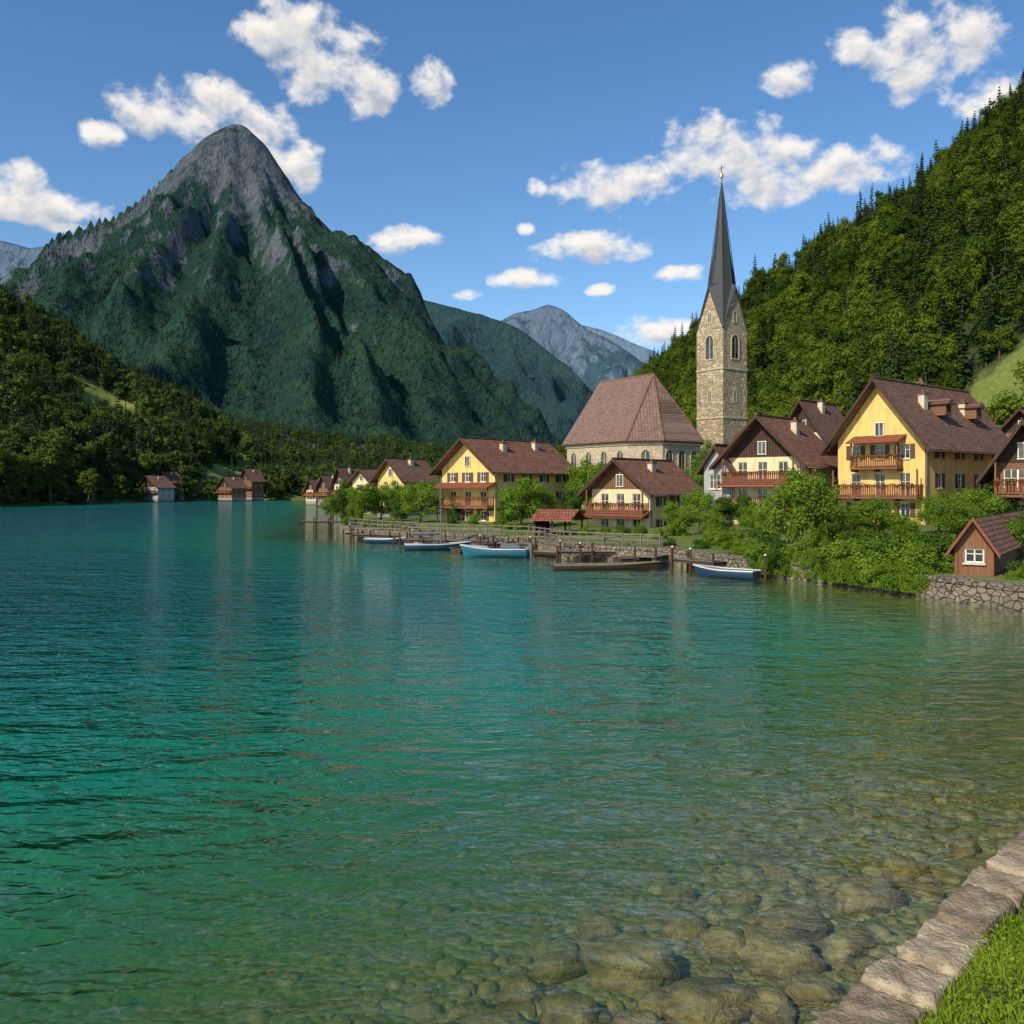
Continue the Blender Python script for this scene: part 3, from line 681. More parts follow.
P=np.stack([xs[ix]+fx_*10,ys[iy]+fy_*13,zi-1],1)
den=fbm(P[:,0]/260,P[:,1]/260,4,51)
keep=(P[:,2]>5)&(P[:,1]<2920)&(P[:,2]<np.minimum(560+480*den+rg.normal(0,90,n),820))&(P[:,0]>-2300)
P=P[keep][:34000];put_trees('mountain_forest',P,cC,0,2,1.0,.6,1.2,12)
m2=mat_mtn('hazed_ridge_forest',(.08,.125,.17),(.16,.22,.28),(.028,.076,.105),(.055,.115,.115),1200,260)  # ridge tinted bluer, haze painted into its base colours
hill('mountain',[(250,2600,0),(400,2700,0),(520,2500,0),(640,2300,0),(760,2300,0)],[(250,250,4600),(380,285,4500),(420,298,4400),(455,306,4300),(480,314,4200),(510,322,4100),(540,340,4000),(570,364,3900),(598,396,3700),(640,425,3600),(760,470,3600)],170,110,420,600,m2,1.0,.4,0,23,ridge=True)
m3=mat_mtn('hazed_far_rock',(.11,.19,.30),(.21,.30,.40),(.06,.13,.20),(.09,.17,.21),1250,400,.6)  # stronger blue in rock and forest, painted haze for the greater distance
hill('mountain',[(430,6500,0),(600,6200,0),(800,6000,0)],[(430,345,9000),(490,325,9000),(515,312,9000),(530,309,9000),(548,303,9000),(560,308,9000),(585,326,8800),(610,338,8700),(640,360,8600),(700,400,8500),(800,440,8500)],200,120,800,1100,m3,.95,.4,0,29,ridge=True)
m4=mat_mtn('hazed_farther_rock',(.20,.33,.48),(.30,.42,.54),(.13,.25,.36),(.18,.30,.41),1200,600,.5)  # palest blue of the ranges, haze put into the surface colours
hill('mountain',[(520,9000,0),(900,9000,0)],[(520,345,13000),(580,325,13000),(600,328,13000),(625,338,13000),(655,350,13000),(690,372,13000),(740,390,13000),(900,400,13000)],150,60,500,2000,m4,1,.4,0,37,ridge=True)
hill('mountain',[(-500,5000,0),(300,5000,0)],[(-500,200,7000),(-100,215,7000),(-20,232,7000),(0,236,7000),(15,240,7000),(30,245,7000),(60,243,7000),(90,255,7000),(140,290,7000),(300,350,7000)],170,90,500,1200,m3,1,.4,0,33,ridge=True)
# ------------------------------------------------------------ houses
def house(name,pl,pc,pr,D,thd,base_y,eave_y,apex_y,wm,rm,floors=2,fw=3,sw=3,balc=(),of=.9,os_=.7,gmat=None,shut=None,chim=(),awn=(),attic=True,z0=None,low=None):
    th=math.radians(thd);X,W,L=solve(pl,pc,pr,D,th)
    z0=(PZ(base_y,D) if z0 is None else z0);ze=PZ(eave_y,D);dm=D+W/2*math.sin(th);zr=PZ(apex_y,dm)
    o=Obj(name,(X,D,z0),-th);h=ze-z0;hr=zr-z0;fh=h/floors
    fo=[];so=[];lo=[]
    for f in range(floors):
        z=f*fh+fh*.3;wh=min(1.35,fh*.5)
        if f in balc: fo+=ops_row(W,fw,f*fh+.08,.95,min(2.05,fh*.78),None,.6)
        else: fo+=ops_row(W,fw,z,.85,wh,shut,.6)
        so+=ops_row(L,sw,z,.85,wh,shut,.7);lo+=ops_row(L,max(1,sw-1),z,.85,wh,None,.9)
    wall(o,(-W,0,-1),(1,0,0),W,h+1,[(a,b,c+1,d_+1,s) for a,b,c,d_,s in fo],wm)
    wall(o,(0,0,-1),(0,1,0),L,h+1,[(a,b,c+1,d_+1,s) for a,b,c,d_,s in so],wm)
    wall(o,(0,L,-1),(-1,0,0),W,h+1,[],wm)
    wall(o,(-W,L,-1),(0,-1,0),L,h+1,[(a,b,c+1,d_+1,s) for a,b,c,d_,s in lo],wm)
    g=gmat or wm
    o.add('gable_walls',g,[(-W,0,h),(0,0,h),(-W/2,0,hr)],[(0,1,2)]);o.add('gable_walls',g,[(-W,L,h),(0,L,h),(-W/2,L,hr)],[(0,2,1)])
    if gmat:
        n=int(W/.25)
        for i in range(n):
            x=-W+W*(i+.5)/n;zt=(1-abs(x+W/2)/(W/2))*(hr-h)
            if zt>.25: o.box('gable_boards',gmat,(x,-.03,h+zt/2-.05),(W/n*.82,.05,zt-.12))
    if attic and hr-h>1.6:
        xc=-W/2;zc=h+.25;ww=.75;wh=min(1.15,(hr-h)*.42)
        yb=-.06
        o.box('attic_window','glass',(xc,yb-.02,zc+wh/2),(ww,.04,wh))
        for sx in (-1,0,1): o.box('attic_window_frame','white',(xc+sx*(ww/2+.0),yb-.045,zc+wh/2),(.07 if sx else .05,.05,wh+.1))
        for sz in (0,1): o.box('attic_window_frame','white',(xc,yb-.05,zc+sz*wh),(ww+.14,.055,.07))
    o.extr('roof',rm,chevron(-W,0,-W/2,h,hr,os_,.22),-of,L+of*.6)
    c=chevron(-W,0,-W/2,h-.1,hr-.1,os_+.03,.36);o.extr('bargeboards','wood_d',c,-of-.075,-of-.005)
    o.box('roof_ridge',rm,(-W/2,L/2-of*.2,hr+.26),(.28,L+of*1.6,.12))
    m1=(hr-h)/(W/2)
    ny=int((L+of)/.9)
    for i in range(ny):
        y=-of+.2+i*.9
        for s_,x in ((1,0),(-1,-W)): o.box('rafters','wood_d',(x+s_*os_*.5,y,h-os_*.5*m1-.08),(os_,.1,.13),(0,math.atan(m1)*s_,0))
    o.box('gutter','metal',(os_+.06,L/2,h-os_*m1+.08),(.1,L+of*1.5,.09))
    o.box('downpipe','metal',(.08,.15,h/2-.2),(.07,.07,h-.3))
    o.box('plinth','grey',(-W/2,-.02,-.3),(W+.06,.05,1.0));o.box('plinth','grey',(.022,L/2,-.3),(.05,L,1.0))
    for f in balc: balcony(o,W,f*fh,awn=(f in awn))
    for (fx,fy,ch) in chim:
        x=-W/2+fx*W/2;y=fy*L;zt=hr-abs(fx)*(hr-h)
        o.box('chimney','pale',(x,y,zt+ch/2-.3),(.55,.7,ch+.6));o.box('chimney_cap','roof_d',(x,y,zt+ch+.06),(.75,.9,.12))
        o.box('chimney_pot','rail',(x,y,zt+ch+.27),(.22,.22,.3))
    return o,W,L,h,hr
o,W,L,h,hr=house('yellow_house',838,925,1008,75,50,527,437,381,'yellow','roof_d',3,3,4,balc=(1,),awn=(),shut='shutb',chim=((.45,.25,1.2),(.5,.7,1.1),(-.1,.5,1.0)),of=1.2,os_=1.0)
balcony(o,W,h/3*2+.02,x0=-W+1.8,x1=-1.8,awn=True)
for fy in (.35,.72):
    y=fy*L;x=-W*.23;zt=h+(hr-h)*.46
    o.box('dormer_walls','wood',(x+.35,y,zt+.35),(1.5,1.1,1.0));o.box('dormer_window','glass',(x+1.12,y,zt+.45),(.03,.6,.55))
    o.add('dormer_roof','roof_d',[(x+1.4,y-.8,zt+.8),(x+1.4,y,zt+1.35),(x+1.4,y+.8,zt+.8),(x-1.3,y-.8,zt+.8),(x-1.3,y,zt+1.35),(x-1.3,y+.8,zt+.8)],[(0,1,4,3),(1,2,5,4),(0,2,1),(0,3,5,2)])
o.build()
o,W,L,h,hr=house('balcony_chalet',727,800,834,80,42,537,456,418,'cream','roof',3,3,2,balc=(1,2),awn=(1,),gmat='wood_d',shut=None,chim=((.4,.5,1.2),),of=1.3,os_=1.1);o.build()
o,W,L,h,hr=house('grey_cottage',704,730,760,84,42,530,467,447,'grey','roof_d',2,2,2,of=.5,os_=.5,attic=False);o.build()
o,W,L,h,hr=house('brown_roof_house',785,822,852,100,45,515,432,402,'cream','roof_d',3,3,2,gmat='wood_d',of=1,os_=.9,chim=((.3,.4,1.2),));o.build()
o,W,L,h,hr=house('lakeside_chalet',592,650,697,85,42,540,489,461,'cream','roof',2,3,3,balc=(0,1),awn=(0,),gmat='wood',of=1.2,os_=.9,shut='shutb',chim=((.4,.4,.9),));o.build()
o,W,L,h,hr=house('yellow_guesthouse',442,495,572,100,42,527,468,440,'yellow','roof',3,3,4,balc=(1,),awn=(1,),of=1.2,os_=.9,shut='shutb',chim=((.4,.3,1.),(.3,.75,1.)));o.build()
o,W,L,h,hr=house('yellow_cottage',378,404,436,130,42,512,478,460,'yellow','roof_d',2,2,3,of=.9,os_=.8,chim=((.3,.5,.9),));o.build()
o,W,L,h,hr=house('cottage',352,372,392,150,42,508,482,470,'cream','roof_d',2,2,2,of=.8,os_=.7);o.build()
o,W,L,h,hr=house('wooden_house',995,1055,1125,62,35,528,462,424,'wood','roof_d',2,3,3,balc=(1,),gmat='wood_d',of=1.2,os_=1.0);o.build()
o,W,L,h,hr=house('hillside_house',1000,1045,1095,110,45,470,431,410,'wood','roof_d',2,3,3,of=1,os_=.8,z0=4.5,gmat='wood_d');o.build()
for nm,a,b,c,D,bs,ev,ap,wm in [('far_house',72,84,96,354,500,489,481,'wood'),('far_house',138,158,174,376,501,487,476,'grey'),('far_house',154,170,184,400,500,482,472,'wood'),('far_house',218,232,246,409,500,487,477,'wood'),('far_house',240,252,264,430,500,480,469,'wood'),('far_house',306,316,330,302,505,490,480,'cream'),('far_house',334,346,362,240,507,484,468,'pale'),('far_house',318,330,345,270,506,488,476,'wood'),('far_house',196,208,220,442,500,486,478,'wood')]:
    o,W,L,h,hr=house(nm,a,b,c,D,40,bs,ev,ap,wm,'roof_d',2,3,2,of=1.,os_=1.,z0=1.2,gmat='wood_d',balc=(1,),chim=((.3,.5,1.3),));o.build()
D=82;o=Obj('boat_shelter',(PX(562,D),D,.9),-math.radians(20))
o.extr('roof','roof_r',chevron(-2.2,2.2,0,1.5,2.25,.35,.12),-1.6,2.2)
for x in (-2,2):
    for y in (-1.3,.3,1.9): o.box('posts','wood_d',(x,y,.75),(.14,.14,1.5))
o.box('back_wall','wood_d',(0,2,.75),(4,.06,1.5));o.e.rotation_euler=(0,0,math.radians(70));o.build()
# shed
D=42.6;th=math.radians(35);X,W,L=solve(955,994,1062,D,th);z0=.80
o=Obj('wooden_shed',(X,D,z0),-th);h=PZ(547,D)-z0;hr=PZ(520,D+W/2*math.sin(th))-z0
wall(o,(-W,0,0),(1,0,0),W,h,[(W/2-.42,W/2+.42,.75,min(1.6,h-.1))],'wood');wall(o,(0,0,0),(0,1,0),L,h,[(L*.35,L*.35+.8,.75,min(1.55,h-.1))],'wood')
wall(o,(0,L,0),(-1,0,0),W,h,[],'wood');wall(o,(-W,L,0),(0,-1,0),L,h,[],'wood')
o.add('gable_walls','wood',[(-W,0,h),(0,0,h),(-W/2,0,hr)],[(0,1,2)]);o.add('gable_walls','wood',[(-W,L,h),(0,L,h),(-W/2,L,hr)],[(0,2,1)])
for i in range(int(W/.16)):
    x=-W+(i+.5)*.16
    if abs(x+W/2)>.55: o.box('cladding','wood',(x,-.02,h/2),(.135,.03,h))
o.extr('roof','roof',chevron(-W,0,-W/2,h,hr,.3,.1),-.45,L+.3);o.extr('bargeboards','rail',chevron(-W,0,-W/2,h-.05,hr-.05,.32,.2),-.5,-.455)
for x in (-W+.05,-.05): o.box('corner_posts','rail',(x,-.04,h/2),(.12,.07,h))
o.build()
# ------------------------------------------------------------ church
th=math.radians(55);D=120.;X,W,L=solve(567,645,716,D,th);z0=2.2;o=Obj('church_nave',(X,D,z0),-th)
h=PZ(437,D)-z0;hr=PZ(372,126)-z0;c=3.2
FP=[(-W,0),(-c,0),(0,c),(0,L-c),(-c,L),(-W,L)]
def arch_window(o,org,u,xc,zb,w,hgt,part='arched_windows',proud=.05):
    u=np.array(u,float);out=np.cross(u,(0,0,1.));org=np.array(org,float)
    def prof(w,h_,grow):
        pts=[(-w/2-grow,-grow),(w/2+grow,-grow)];n=10
        for i in range(n+1):
            t=math.pi*i/n;pts.append(((w/2+grow)*math.cos(t),h_-w/2+(w/2+grow)*math.sin(t)*1.25))
        return pts
    p1=prof(w,hgt,.18);p0=prof(w,hgt,0);n=len(p0);T=lambda a,b,d:org+u*(xc+a)+np.array((0,0,zb+b))+out*d
    V=[T(a,b,proud) for a,b in p1]+[T(a,b,proud) for a,b in p0]+[T(a,b,.005) for a,b in p1]+[T(a,b,.012) for a,b in p0]
    Fs=[]
    for i in range(n):
        j=(i+1)%n;Fs+=[(i,j,j+n,i+n),(i,i+2*n,j+2*n,j),(i+n,j+n,j+3*n,i+3*n)]
    o.add('window_surrounds','nave',V,Fs)
    o.add(part,'glass',[T(a,b,.012) for a,b in p0],[tuple(range(n))])
    o.add('mullions','pale',[T(-.05,0,.03),T(.05,0,.03),T(.05,hgt,.03),T(-.05,hgt,.03)],[(0,1,2,3)])
n=len(FP)
for i in range(n):
    a=np.array(FP[i]);b=np.array(FP[(i+1)%n]);l=np.linalg.norm(b-a);u=(*((b-a)/l),0)
    wall(o,(a[0],a[1],-1.5),u,l,h+1.5,[],'nave')
    if i<4:
        k=4 if i==0 else (3 if i==2 else 1)
        for q in range(k): arch_window(o,(a[0],a[1],0),u,l*(q+.5)/k,h*.36,1.15,h*.46,proud=.09)
ovh=.55
def off_poly(P,d):
    r=[];n=len(P)
    for i in range(n):
        p0=np.array(P[i-1]);p1=np.array(P[i]);p2=np.array(P[(i+1)%n])
        e1=(p1-p0)/np.linalg.norm(p1-p0);e2=(p2-p1)/np.linalg.norm(p2-p1);n1=np.array([e1[1],-e1[0]]);n2=np.array([e2[1],-e2[0]])
        r.append(p1+(n1+n2)/(1+np.dot(n1,n2))*d)
    return r
E=off_poly(FP,ovh);ze=h-.35;R0=(-W-ovh,L/2,hr);R1=(-c-2.2,L/2,hr)
V=[(p[0],p[1],ze) for p in E]+[R0,R1]+[(p[0],p[1],ze-.2) for p in E]
o.add('roof','roof_c',V,[(0,1,7,6),(4,5,6,7)]);
o.add('apse_roof','roof_c',V,[(1,2,7),(2,3,7),(3,4,7)]);o.add('eaves','wood_d',V,[(i,i+8,(i+1)%6+8,(i+1)%6) for i in range(6)]+[tuple(range(8,14))])
o.add('gable_wall','nave',[(-W,0,h-.4),(-W,L,h-.4),(-W,L/2,hr-.25)],[(0,2,1)])
Ec=off_poly(FP,.18)
o.add('cornice','pale',[(p[0],p[1],h-.9) for p in Ec]+[(p[0],p[1],h-.56) for p in Ec],[(i,(i+1)%6,(i+1)%6+6,i+6) for i in range(6)]+[(5,4,3,2,1,0)])
for x in (-W+.1,-W*.75,-W*.5,-W*.27,-c): o.box('buttress','nave',(x,-.35,h*.35-.5),(.7,.7,h*.7))
o.cyl('ridge_tiles','roof_d',R0,R1,.14)
for i in (1,2,3,4): o.cyl('ridge_tiles','roof_d',(E[i][0],E[i][1],ze+.03),R1,.11)
o.build()
# tower
D=135.;X=PX(723,D);w=5.2;z0=2.2;o=Obj('church_tower',(X,D,z0),-th)
ze=PZ(326,D)-z0;za=PZ(286,D)-z0;zt=PZ(178,138)-z0;zf=PZ(163,138)-z0
C=[(-w,0),(0,0),(0,w),(-w,w)]
for i in range(4):
    a=np.array(C[i],float);b=np.array(C[(i+1)%4],float);u=(b-a)/w;u3=(u[0],u[1],0);out=np.array([u[1],-u[0]])
    wall(o,(a[0],a[1],-1.5),u3,w,ze+1.5,[],'tower')
    m_=(a+b)/2;o.add('gables','tower',[(*a,ze),(*b,ze),(*m_,za)],[(0,1,2)])
    org_=(a[0],a[1],0)
    arch_window(o,org_,u3,w*.5,ze-4.6,1.5,3.3,'belfry_openings',.12)
    arch_window(o,org_,u3,w*.5,ze+.9,.55,1.5,'gable_lights',.08)
    arch_window(o,org_,u3,w*.5,ze-11,.5,1.5,'slit_windows',.06)
    an=math.atan2(u[1],u[0])
    for s_,p in ((1,a),(-1,b)):
        p0=Vector((p[0]+out[0]*.1-s_*u[0]*.15,p[1]+out[1]*.1-s_*u[1]*.15,ze-.25));p1=Vector((m_[0]+out[0]*.1,m_[1]+out[1]*.1,za+.12));o.cyl('gable_copings','slate',p0,p1,.14,.14,6)
    for zz_ in (ze-6.2,ze-13.5):
        mm_=m_+out*.06;o.box('string_course','nave',(mm_[0],mm_[1],zz_),(w+.24,.14,.22),(0,0,an))
for cx_,cy_ in C:
    for i in range(int(ze/.9)):
        l=.75 if i%2 else .5;o.box('quoins','tower',(cx_+(l/2-.04 if cx_<0 else -l/2+.04),cy_+(l/2-.04 if cy_==0 else -l/2+.04),i*.9+.4),(l,l,.84))
cen=np.array([-w/2,w/2]);V=[];ov=.22
for i in range(4):
    a=np.array(C[i]);b=np.array(C[(i+1)%4]);d_=(a-cen);V.append((*(cen+d_*(1+ov/3)),ze-.3));m_=(a+b)/2-cen;V.append((*(cen+m_*(1+.12)),za+.15))
ring=[]
zr_=za+.9
for i in range(8):
    d_=np.array(V[i][:2])-cen;d_=d_/np.linalg.norm(d_);rr_=2.05 if i%2==0 else 1.95;ring.append((*(cen+d_*rr_),zr_))
ring2=[(*(cen+(np.array(p[:2])-cen)*.60),zr_+(zt-zr_)*.33) for p in ring]
tip=(*cen,zt);V8=V+ring+ring2+[tip]
Fs=[(i,(i+1)%8,(i+1)%8+8,i+8) for i in range(8)]+[(i+8,(i+1)%8+8,(i+1)%8+16,i+16) for i in range(8)]+[(i+16,(i+1)%8+16,24) for i in range(8)]
o.add('spire','slate',V8,Fs)
for i in range(8): o.cyl('spire_ribs','slate',ring[i],tip,.07,.03,5)
o.cyl('finial','slate',tip,(*cen,zf),.09,.04,6)
o.cyl('finial_ball','gold',(*cen,zt+.35),(*cen,zt+.85),.28,.2,8)
o.box('cross','gold',(*cen,zf-.5),(.9,.08,.08));o.build()
# ------------------------------------------------------------ near vegetation
NT=[tree_mesh('near_tree_%d'%i,5.5,r,11000,.085,140+i,M['leaf'] if i!=2 else M['leafd'],22,.12) for i,r in enumerate((2.3,2.6,2.0))]
BM=[tree_mesh('bush_mesh_%d'%i,2.2,1.5,7000,.075,160+i,M['leaf'] if i!=1 else M['leafd'],16,-.1) for i in range(3)]
def put(name,me,px,D,z,s,sz=None):
    ob=link(bpy.data.objects.new(name,me));ob.location=(PX(px,D),D,z);ob.rotation_euler=(0,0,random.uniform(0,6.28));ob.scale=(s,s,sz or s);return ob
for px,D,s,sz,k in [(800,56,1.0,1.05,0),(828,60,.6,.6,1),(700,74,.7,.75,1),(713,70,.45,.5,0),(522,89,1.0,1.0,0),(540,91,.75,.8,1),(507,93,.7,.8,2),(345,112,.9,.85,2),(362,108,1.0,.95,0),(382,112,1.,.9,1),(402,106,.9,.8,2),(420,104,1.0,.95,0),(437,110,.8,1.,1),(333,118,.7,.7,1),
    (588,106,1.1,1.25,1),(578,108,.9,1.1,2),(600,110,1.1,1.2,0),(870,60,.8,.62,1),(850,63,.6,.55,2),(905,58,.55,.45,0),(980,62,.85,.68,0),(958,60,.7,.58,1),(1003,64,.9,.8,2),(940,66,.7,.6,1),(1022,50,.6,.5,0),(742,82,.6,.6,2),(690,96,.9,1.0,1),(470,125,1.2,1.7,2),(510,140,1.4,1.9,0),(548,135,1.2,1.6,1),(492,150,1.3,1.9,1),(770,64,.6,.6,0),(755,70,.55,.55,1),(355,125,.8,.9,0),(395,120,.7,1.,1),(574,98,.6,.7,2),(705,105,1.,1.2,0),(455,103,.5,.5,2),(840,88,.9,1.3,2),(715,118,1.1,1.6,1),(620,112,1.,1.1,2),(650,112,.9,.8,0),(528,150,1.5,2.1,2),(430,140,1.1,1.4,0),(450,145,1.2,1.5,2),(672,84,.5,.5,0),(722,74,.6,.65,2)]:
    put('tree',NT[k],px,D,float(land_z(PX(px,D),D))-.1,s,sz)
for px,D,s,sz in [(762,53.2,.7,.6),(780,52.2,.75,.65),(797,51.5,.7,.6),(815,50.6,.6,.5),(832,49.6,.8,.7),(846,48.6,.9,.8),(860,47.8,.9,.85),(874,47.0,.95,.85),(888,46.2,.95,.9),(902,45.3,.95,.9),(916,44.6,.8,.75),(855,53,1.0,.9),(880,52,1.0,.9),(908,50,1.0,.9),(930,50,1.,.9),(948,50,.9,.8),(1022,41.5,.45,.4),(1036,42,.7,.7),(941,44.5,.45,.4),(740,57,.5,.6),(725,62,.6,.7),(660,72,.5,.5),(640,76,.5,.6),(585,80,.5,.5),(500,92,.6,.6),(475,96,.6,.7),(455,98,.6,.7),(760,62,.8,.8),(712,66,.6,.8),(680,74,.7,.8),(835,56,.9,.9),(815,54,.8,.9),(622,79,.5,.5),(735,68,.6,.6),(670,66,.4,.4),(540,84,.5,.5),(525,86,.5,.45),(512,88,.55,.5),(605,82,.45,.4),(370,100,.7,.6),(390,98,.7,.6),(350,106,.7,.7),(410,94,.6,.5),(700,63,.45,.45),(748,60,.55,.5)]:
    put('bush',random.choice(BM),px,D,float(land_z(PX(px,D),D))-.3,s,sz)
for px,D,s,sz in [(838,48.3,.5,.3),(850,47.5,.5,.35),(862,46.8,.55,.35),(874,46.0,.55,.35),(886,45.2,.55,.35),(898,44.4,.55,.35),(910,43.7,.5,.35),(770,52.4,.4,.3),(788,51.6,.4,.3),(925,43.2,.4,.25),(760,53,.4,.25),(803,50.9,.4,.3),(815,50.0,.4,.3),(826,49.2,.4,.3)]:
    put('ivy',BM[0],px,D,.1,s,.62)
bt=[tree_mesh('tall_tree_%d'%i,22,r,9000,.42,180+i,M['leaff'],26,.08) for i,r in enumerate((7,5.5))]
for px,D,s,k in [(50,300,1.15,0),(15,285,.85,1),(-20,275,1.,0),(88,330,.6,1),(30,292,.7,0),(8,300,1.,0),(-50,280,1.2,1)]: put('tree',bt[k],px,D,1.2,s)
# ------------------------------------------------------------ boats
def boat(name,px,D,L,Wd,H,rz,hull,inner='wood_g',kind='row',mast=0):
    o=Obj(name,(PX(px,D),D,-.12),rz);n=17;m_=7
    def sec(t,s):
        hw=Wd/2*(1-max(0,(t-.35)/.65)**2.3)*(1-.25*max(0,(.3-t)/.3)**2);sh=H*(1+.45*max(0,t-.5)**1.5*2)
        a=s*math.pi/2;return hw*math.sin(abs(a))**.75*(1 if a>0 else -1),sh*(1-math.cos(a)**.8) if abs(a)<math.pi/2-.001 else sh
    V=[];Vi=[]
    for i in range(n):
        t=i/(n-1)
        for j in range(2*m_+1):
            s=(j-m_)/m_;y,z=sec(t,s);V.append(((t-.5)*L+ (z/H)*.25*t,y,z));Vi.append(((t-.5)*L*.96+(z/H)*.2*t,y*.9,max(z,.14 if abs(s)<.95 else z)))
    Q=[tuple(q) for q in grid_faces(n,2*m_+1)]
    o.add('hull',hull,V,Q+[tuple(range(2*m_+1))]);o.add('interior',inner,Vi,Q)
    for j in (0,2*m_):
        for i in range(n-1):
            a=V[i*(2*m_+1)+j];b=V[(i+1)*(2*m_+1)+j];o.cyl('gunwale','whitep' if hull!='wood_d' else 'wood_g',a,b,.05,.05,6)
    for t in (.25,.5,.7): 
        y,z=sec(t,1);o.box('seats','wood_g',((t-.5)*L,0,H*.68),(.25,y*1.8,.04))
    if kind=='motor':
        o.add('cover','canvas',[(-L*.42,-Wd*.40,H+.05),(-L*.42,Wd*.40,H+.05),(-L*.1,Wd*.46,H+.12),(-L*.1,-Wd*.46,H+.12),(-L*.35,0,H+.32),(-L*.1,0,H+.45)],[(0,4,5,3),(1,2,5,4),(0,1,4),(2,3,5)])
        o.add('foredeck','whitep',[(L*.08,-Wd*.46,H+.08),(L*.08,Wd*.46,H+.08),(L*.3,Wd*.36,H+.16),(L*.3,-Wd*.36,H+.16),(L*.52,0,H*1.3+.05)],[(0,3,2,1),(3,4,2)])
        o.add('windscreen','glass',[(L*.1,-Wd*.42,H+.1),(L*.1,Wd*.42,H+.1),(-.02*L,Wd*.36,H+.6),(-.02*L,-Wd*.36,H+.6)],[(0,1,2,3)])
        o.cyl('windscreen_frame','metal',(-.02*L,Wd*.36,H+.6),(-.02*L,-Wd*.36,H+.6),.03)
        o.box('outboard_motor','canvas',(-L*.53,0,H+.2),(.32,.3,.5));o.box('outboard_leg','metal',(-L*.54,0,H*.4),(.12,.1,H))
    if mast:
        o.cyl('mast','wood_g',(L*.08,0,.2),(L*.08,0,mast),.06,.035);o.cyl('boom','wood_g',(L*.08,0,1.4),(-L*.4,0,1.35),.05,.04)
        o.cyl('furled_sail','canvas',(L*.05,0,1.52),(-L*.38,0,1.46),.12,.09)
        for q in ((L*.48,0,H),(-L*.48,0,H),(0,Wd/2,H),(0,-Wd/2,H)): o.cyl('rigging','metal',q,(L*.08,0,mast*.95),.012,.012,4)
    return o.build()
boat('rowing_boat',727,52.3,3.6,1.5,.55,math.radians(142),'dkbluep')
boat('motor_boat',496,68.5,5.0,1.9,.72,math.radians(165),'bluep','canvas','motor')
boat('sailing_boat',436,76,5.2,1.7,.6,math.radians(8),'dkbluep','wood_g','row',6.2)
boat('wooden_punt',604,57.5,6.6,1.3,.42,math.radians(8),'wood_d')
boat('rowing_boat',470,74,4.2,1.4,.5,math.radians(60),'wood_d')
boat('rowing_boat',640,63,4.0,1.3,.5,math.radians(30),'wood_d')
boat('rowing_boat',385,86,4.0,1.3,.5,math.radians(-20),'dkbluep')
boat('rowing_boat',556,69,3.4,1.3,.45,math.radians(-30),'wood_d')
def dock(px,D,L,Wd,rz,z=.62,rail=False):
    o=Obj('wooden_dock',(PX(px,D),D,0),rz);n=int(L/.22)
    for i in range(n): o.box('planks','wood_g',((i+.5)*L/n-L/2,0,z+random.uniform(-.01,.01)),(L/n*.9,Wd,.05))
    for s in (-1,1): o.box('beams','wood_d',(0,s*Wd*.4,z-.12),(L,.12,.16))
    k=int(L/2)+1
    for i in range(k):
        for s in (-1,1):
            x=-L/2+L*i/max(1,k-1);o.cyl('piles','wood_d',(x,s*(Wd/2+.07),-2),(x,s*(Wd/2+.07),z+random.uniform(.25,.7)),.09,.08)
    if rail:
        for i in range(k*2): o.box('rail_posts','wood_g',(-L/2+L*i/(k*2-1),Wd/2-.1,z+.5),(.07,.07,1.0))
        for q in (.55,1.0): o.box('rails','wood_g',(0,Wd/2-.1,z+q),(L,.05,.07))
    return o.build()
dock(610,65.5,7.5,1.6,math.radians(-6),rail=True)
dock(655,61,3.5,1.3,math.radians(60))
dock(540,74,5,1.5,math.radians(-30),rail=True)
dock(450,80,9,1.7,math.radians(-22),rail=True)
dock(395,89,9,1.8,math.radians(-25),rail=True)
dock(420,84,6,1.3,math.radians(60))
dock(365,96,6,1.5,math.radians(70))
dock(322,128,6,2.0,math.radians(5))
dock(505,77,4.5,1.2,math.radians(70))
dock(700,57,3.5,1.3,math.radians(-55))
for px,D in [(690,57),(672,59),(580,63),(560,66),(530,71),(480,74),(412,83),(765,51.5),(350,98)]:
    o=Obj('mooring_post',(PX(px,D),D,0));o.cyl('post','wood_d',(0,0,-2),(0.02,0,1.3),.1,.08);o.cyl('cap','whitep',(0.02,0,1.3),(0.02,0,1.38),.085,.06);o.build()
def fence(a,b,h=.95,name='wooden_fence'):
    a=np.array(a);b=np.array(b);L=np.linalg.norm(b-a);o=Obj(name,(a[0],a[1],1.0),math.atan2(b[1]-a[1],b[0]-a[0]));n=int(L/1.4)
    for i in range(n+1): o.box('posts','wood_g',(L*i/n,0,h/2),(.08,.08,h))
    for q in (.45,.85): o.box('rails','wood_g',(L/2,-.05,q),(L,.03,.09))
    o.build()
ins_=offset_line(np.array(SH[8:18]),.9)
for i in (3,4,5,6,7): fence(ins_[i],ins_[i+1])
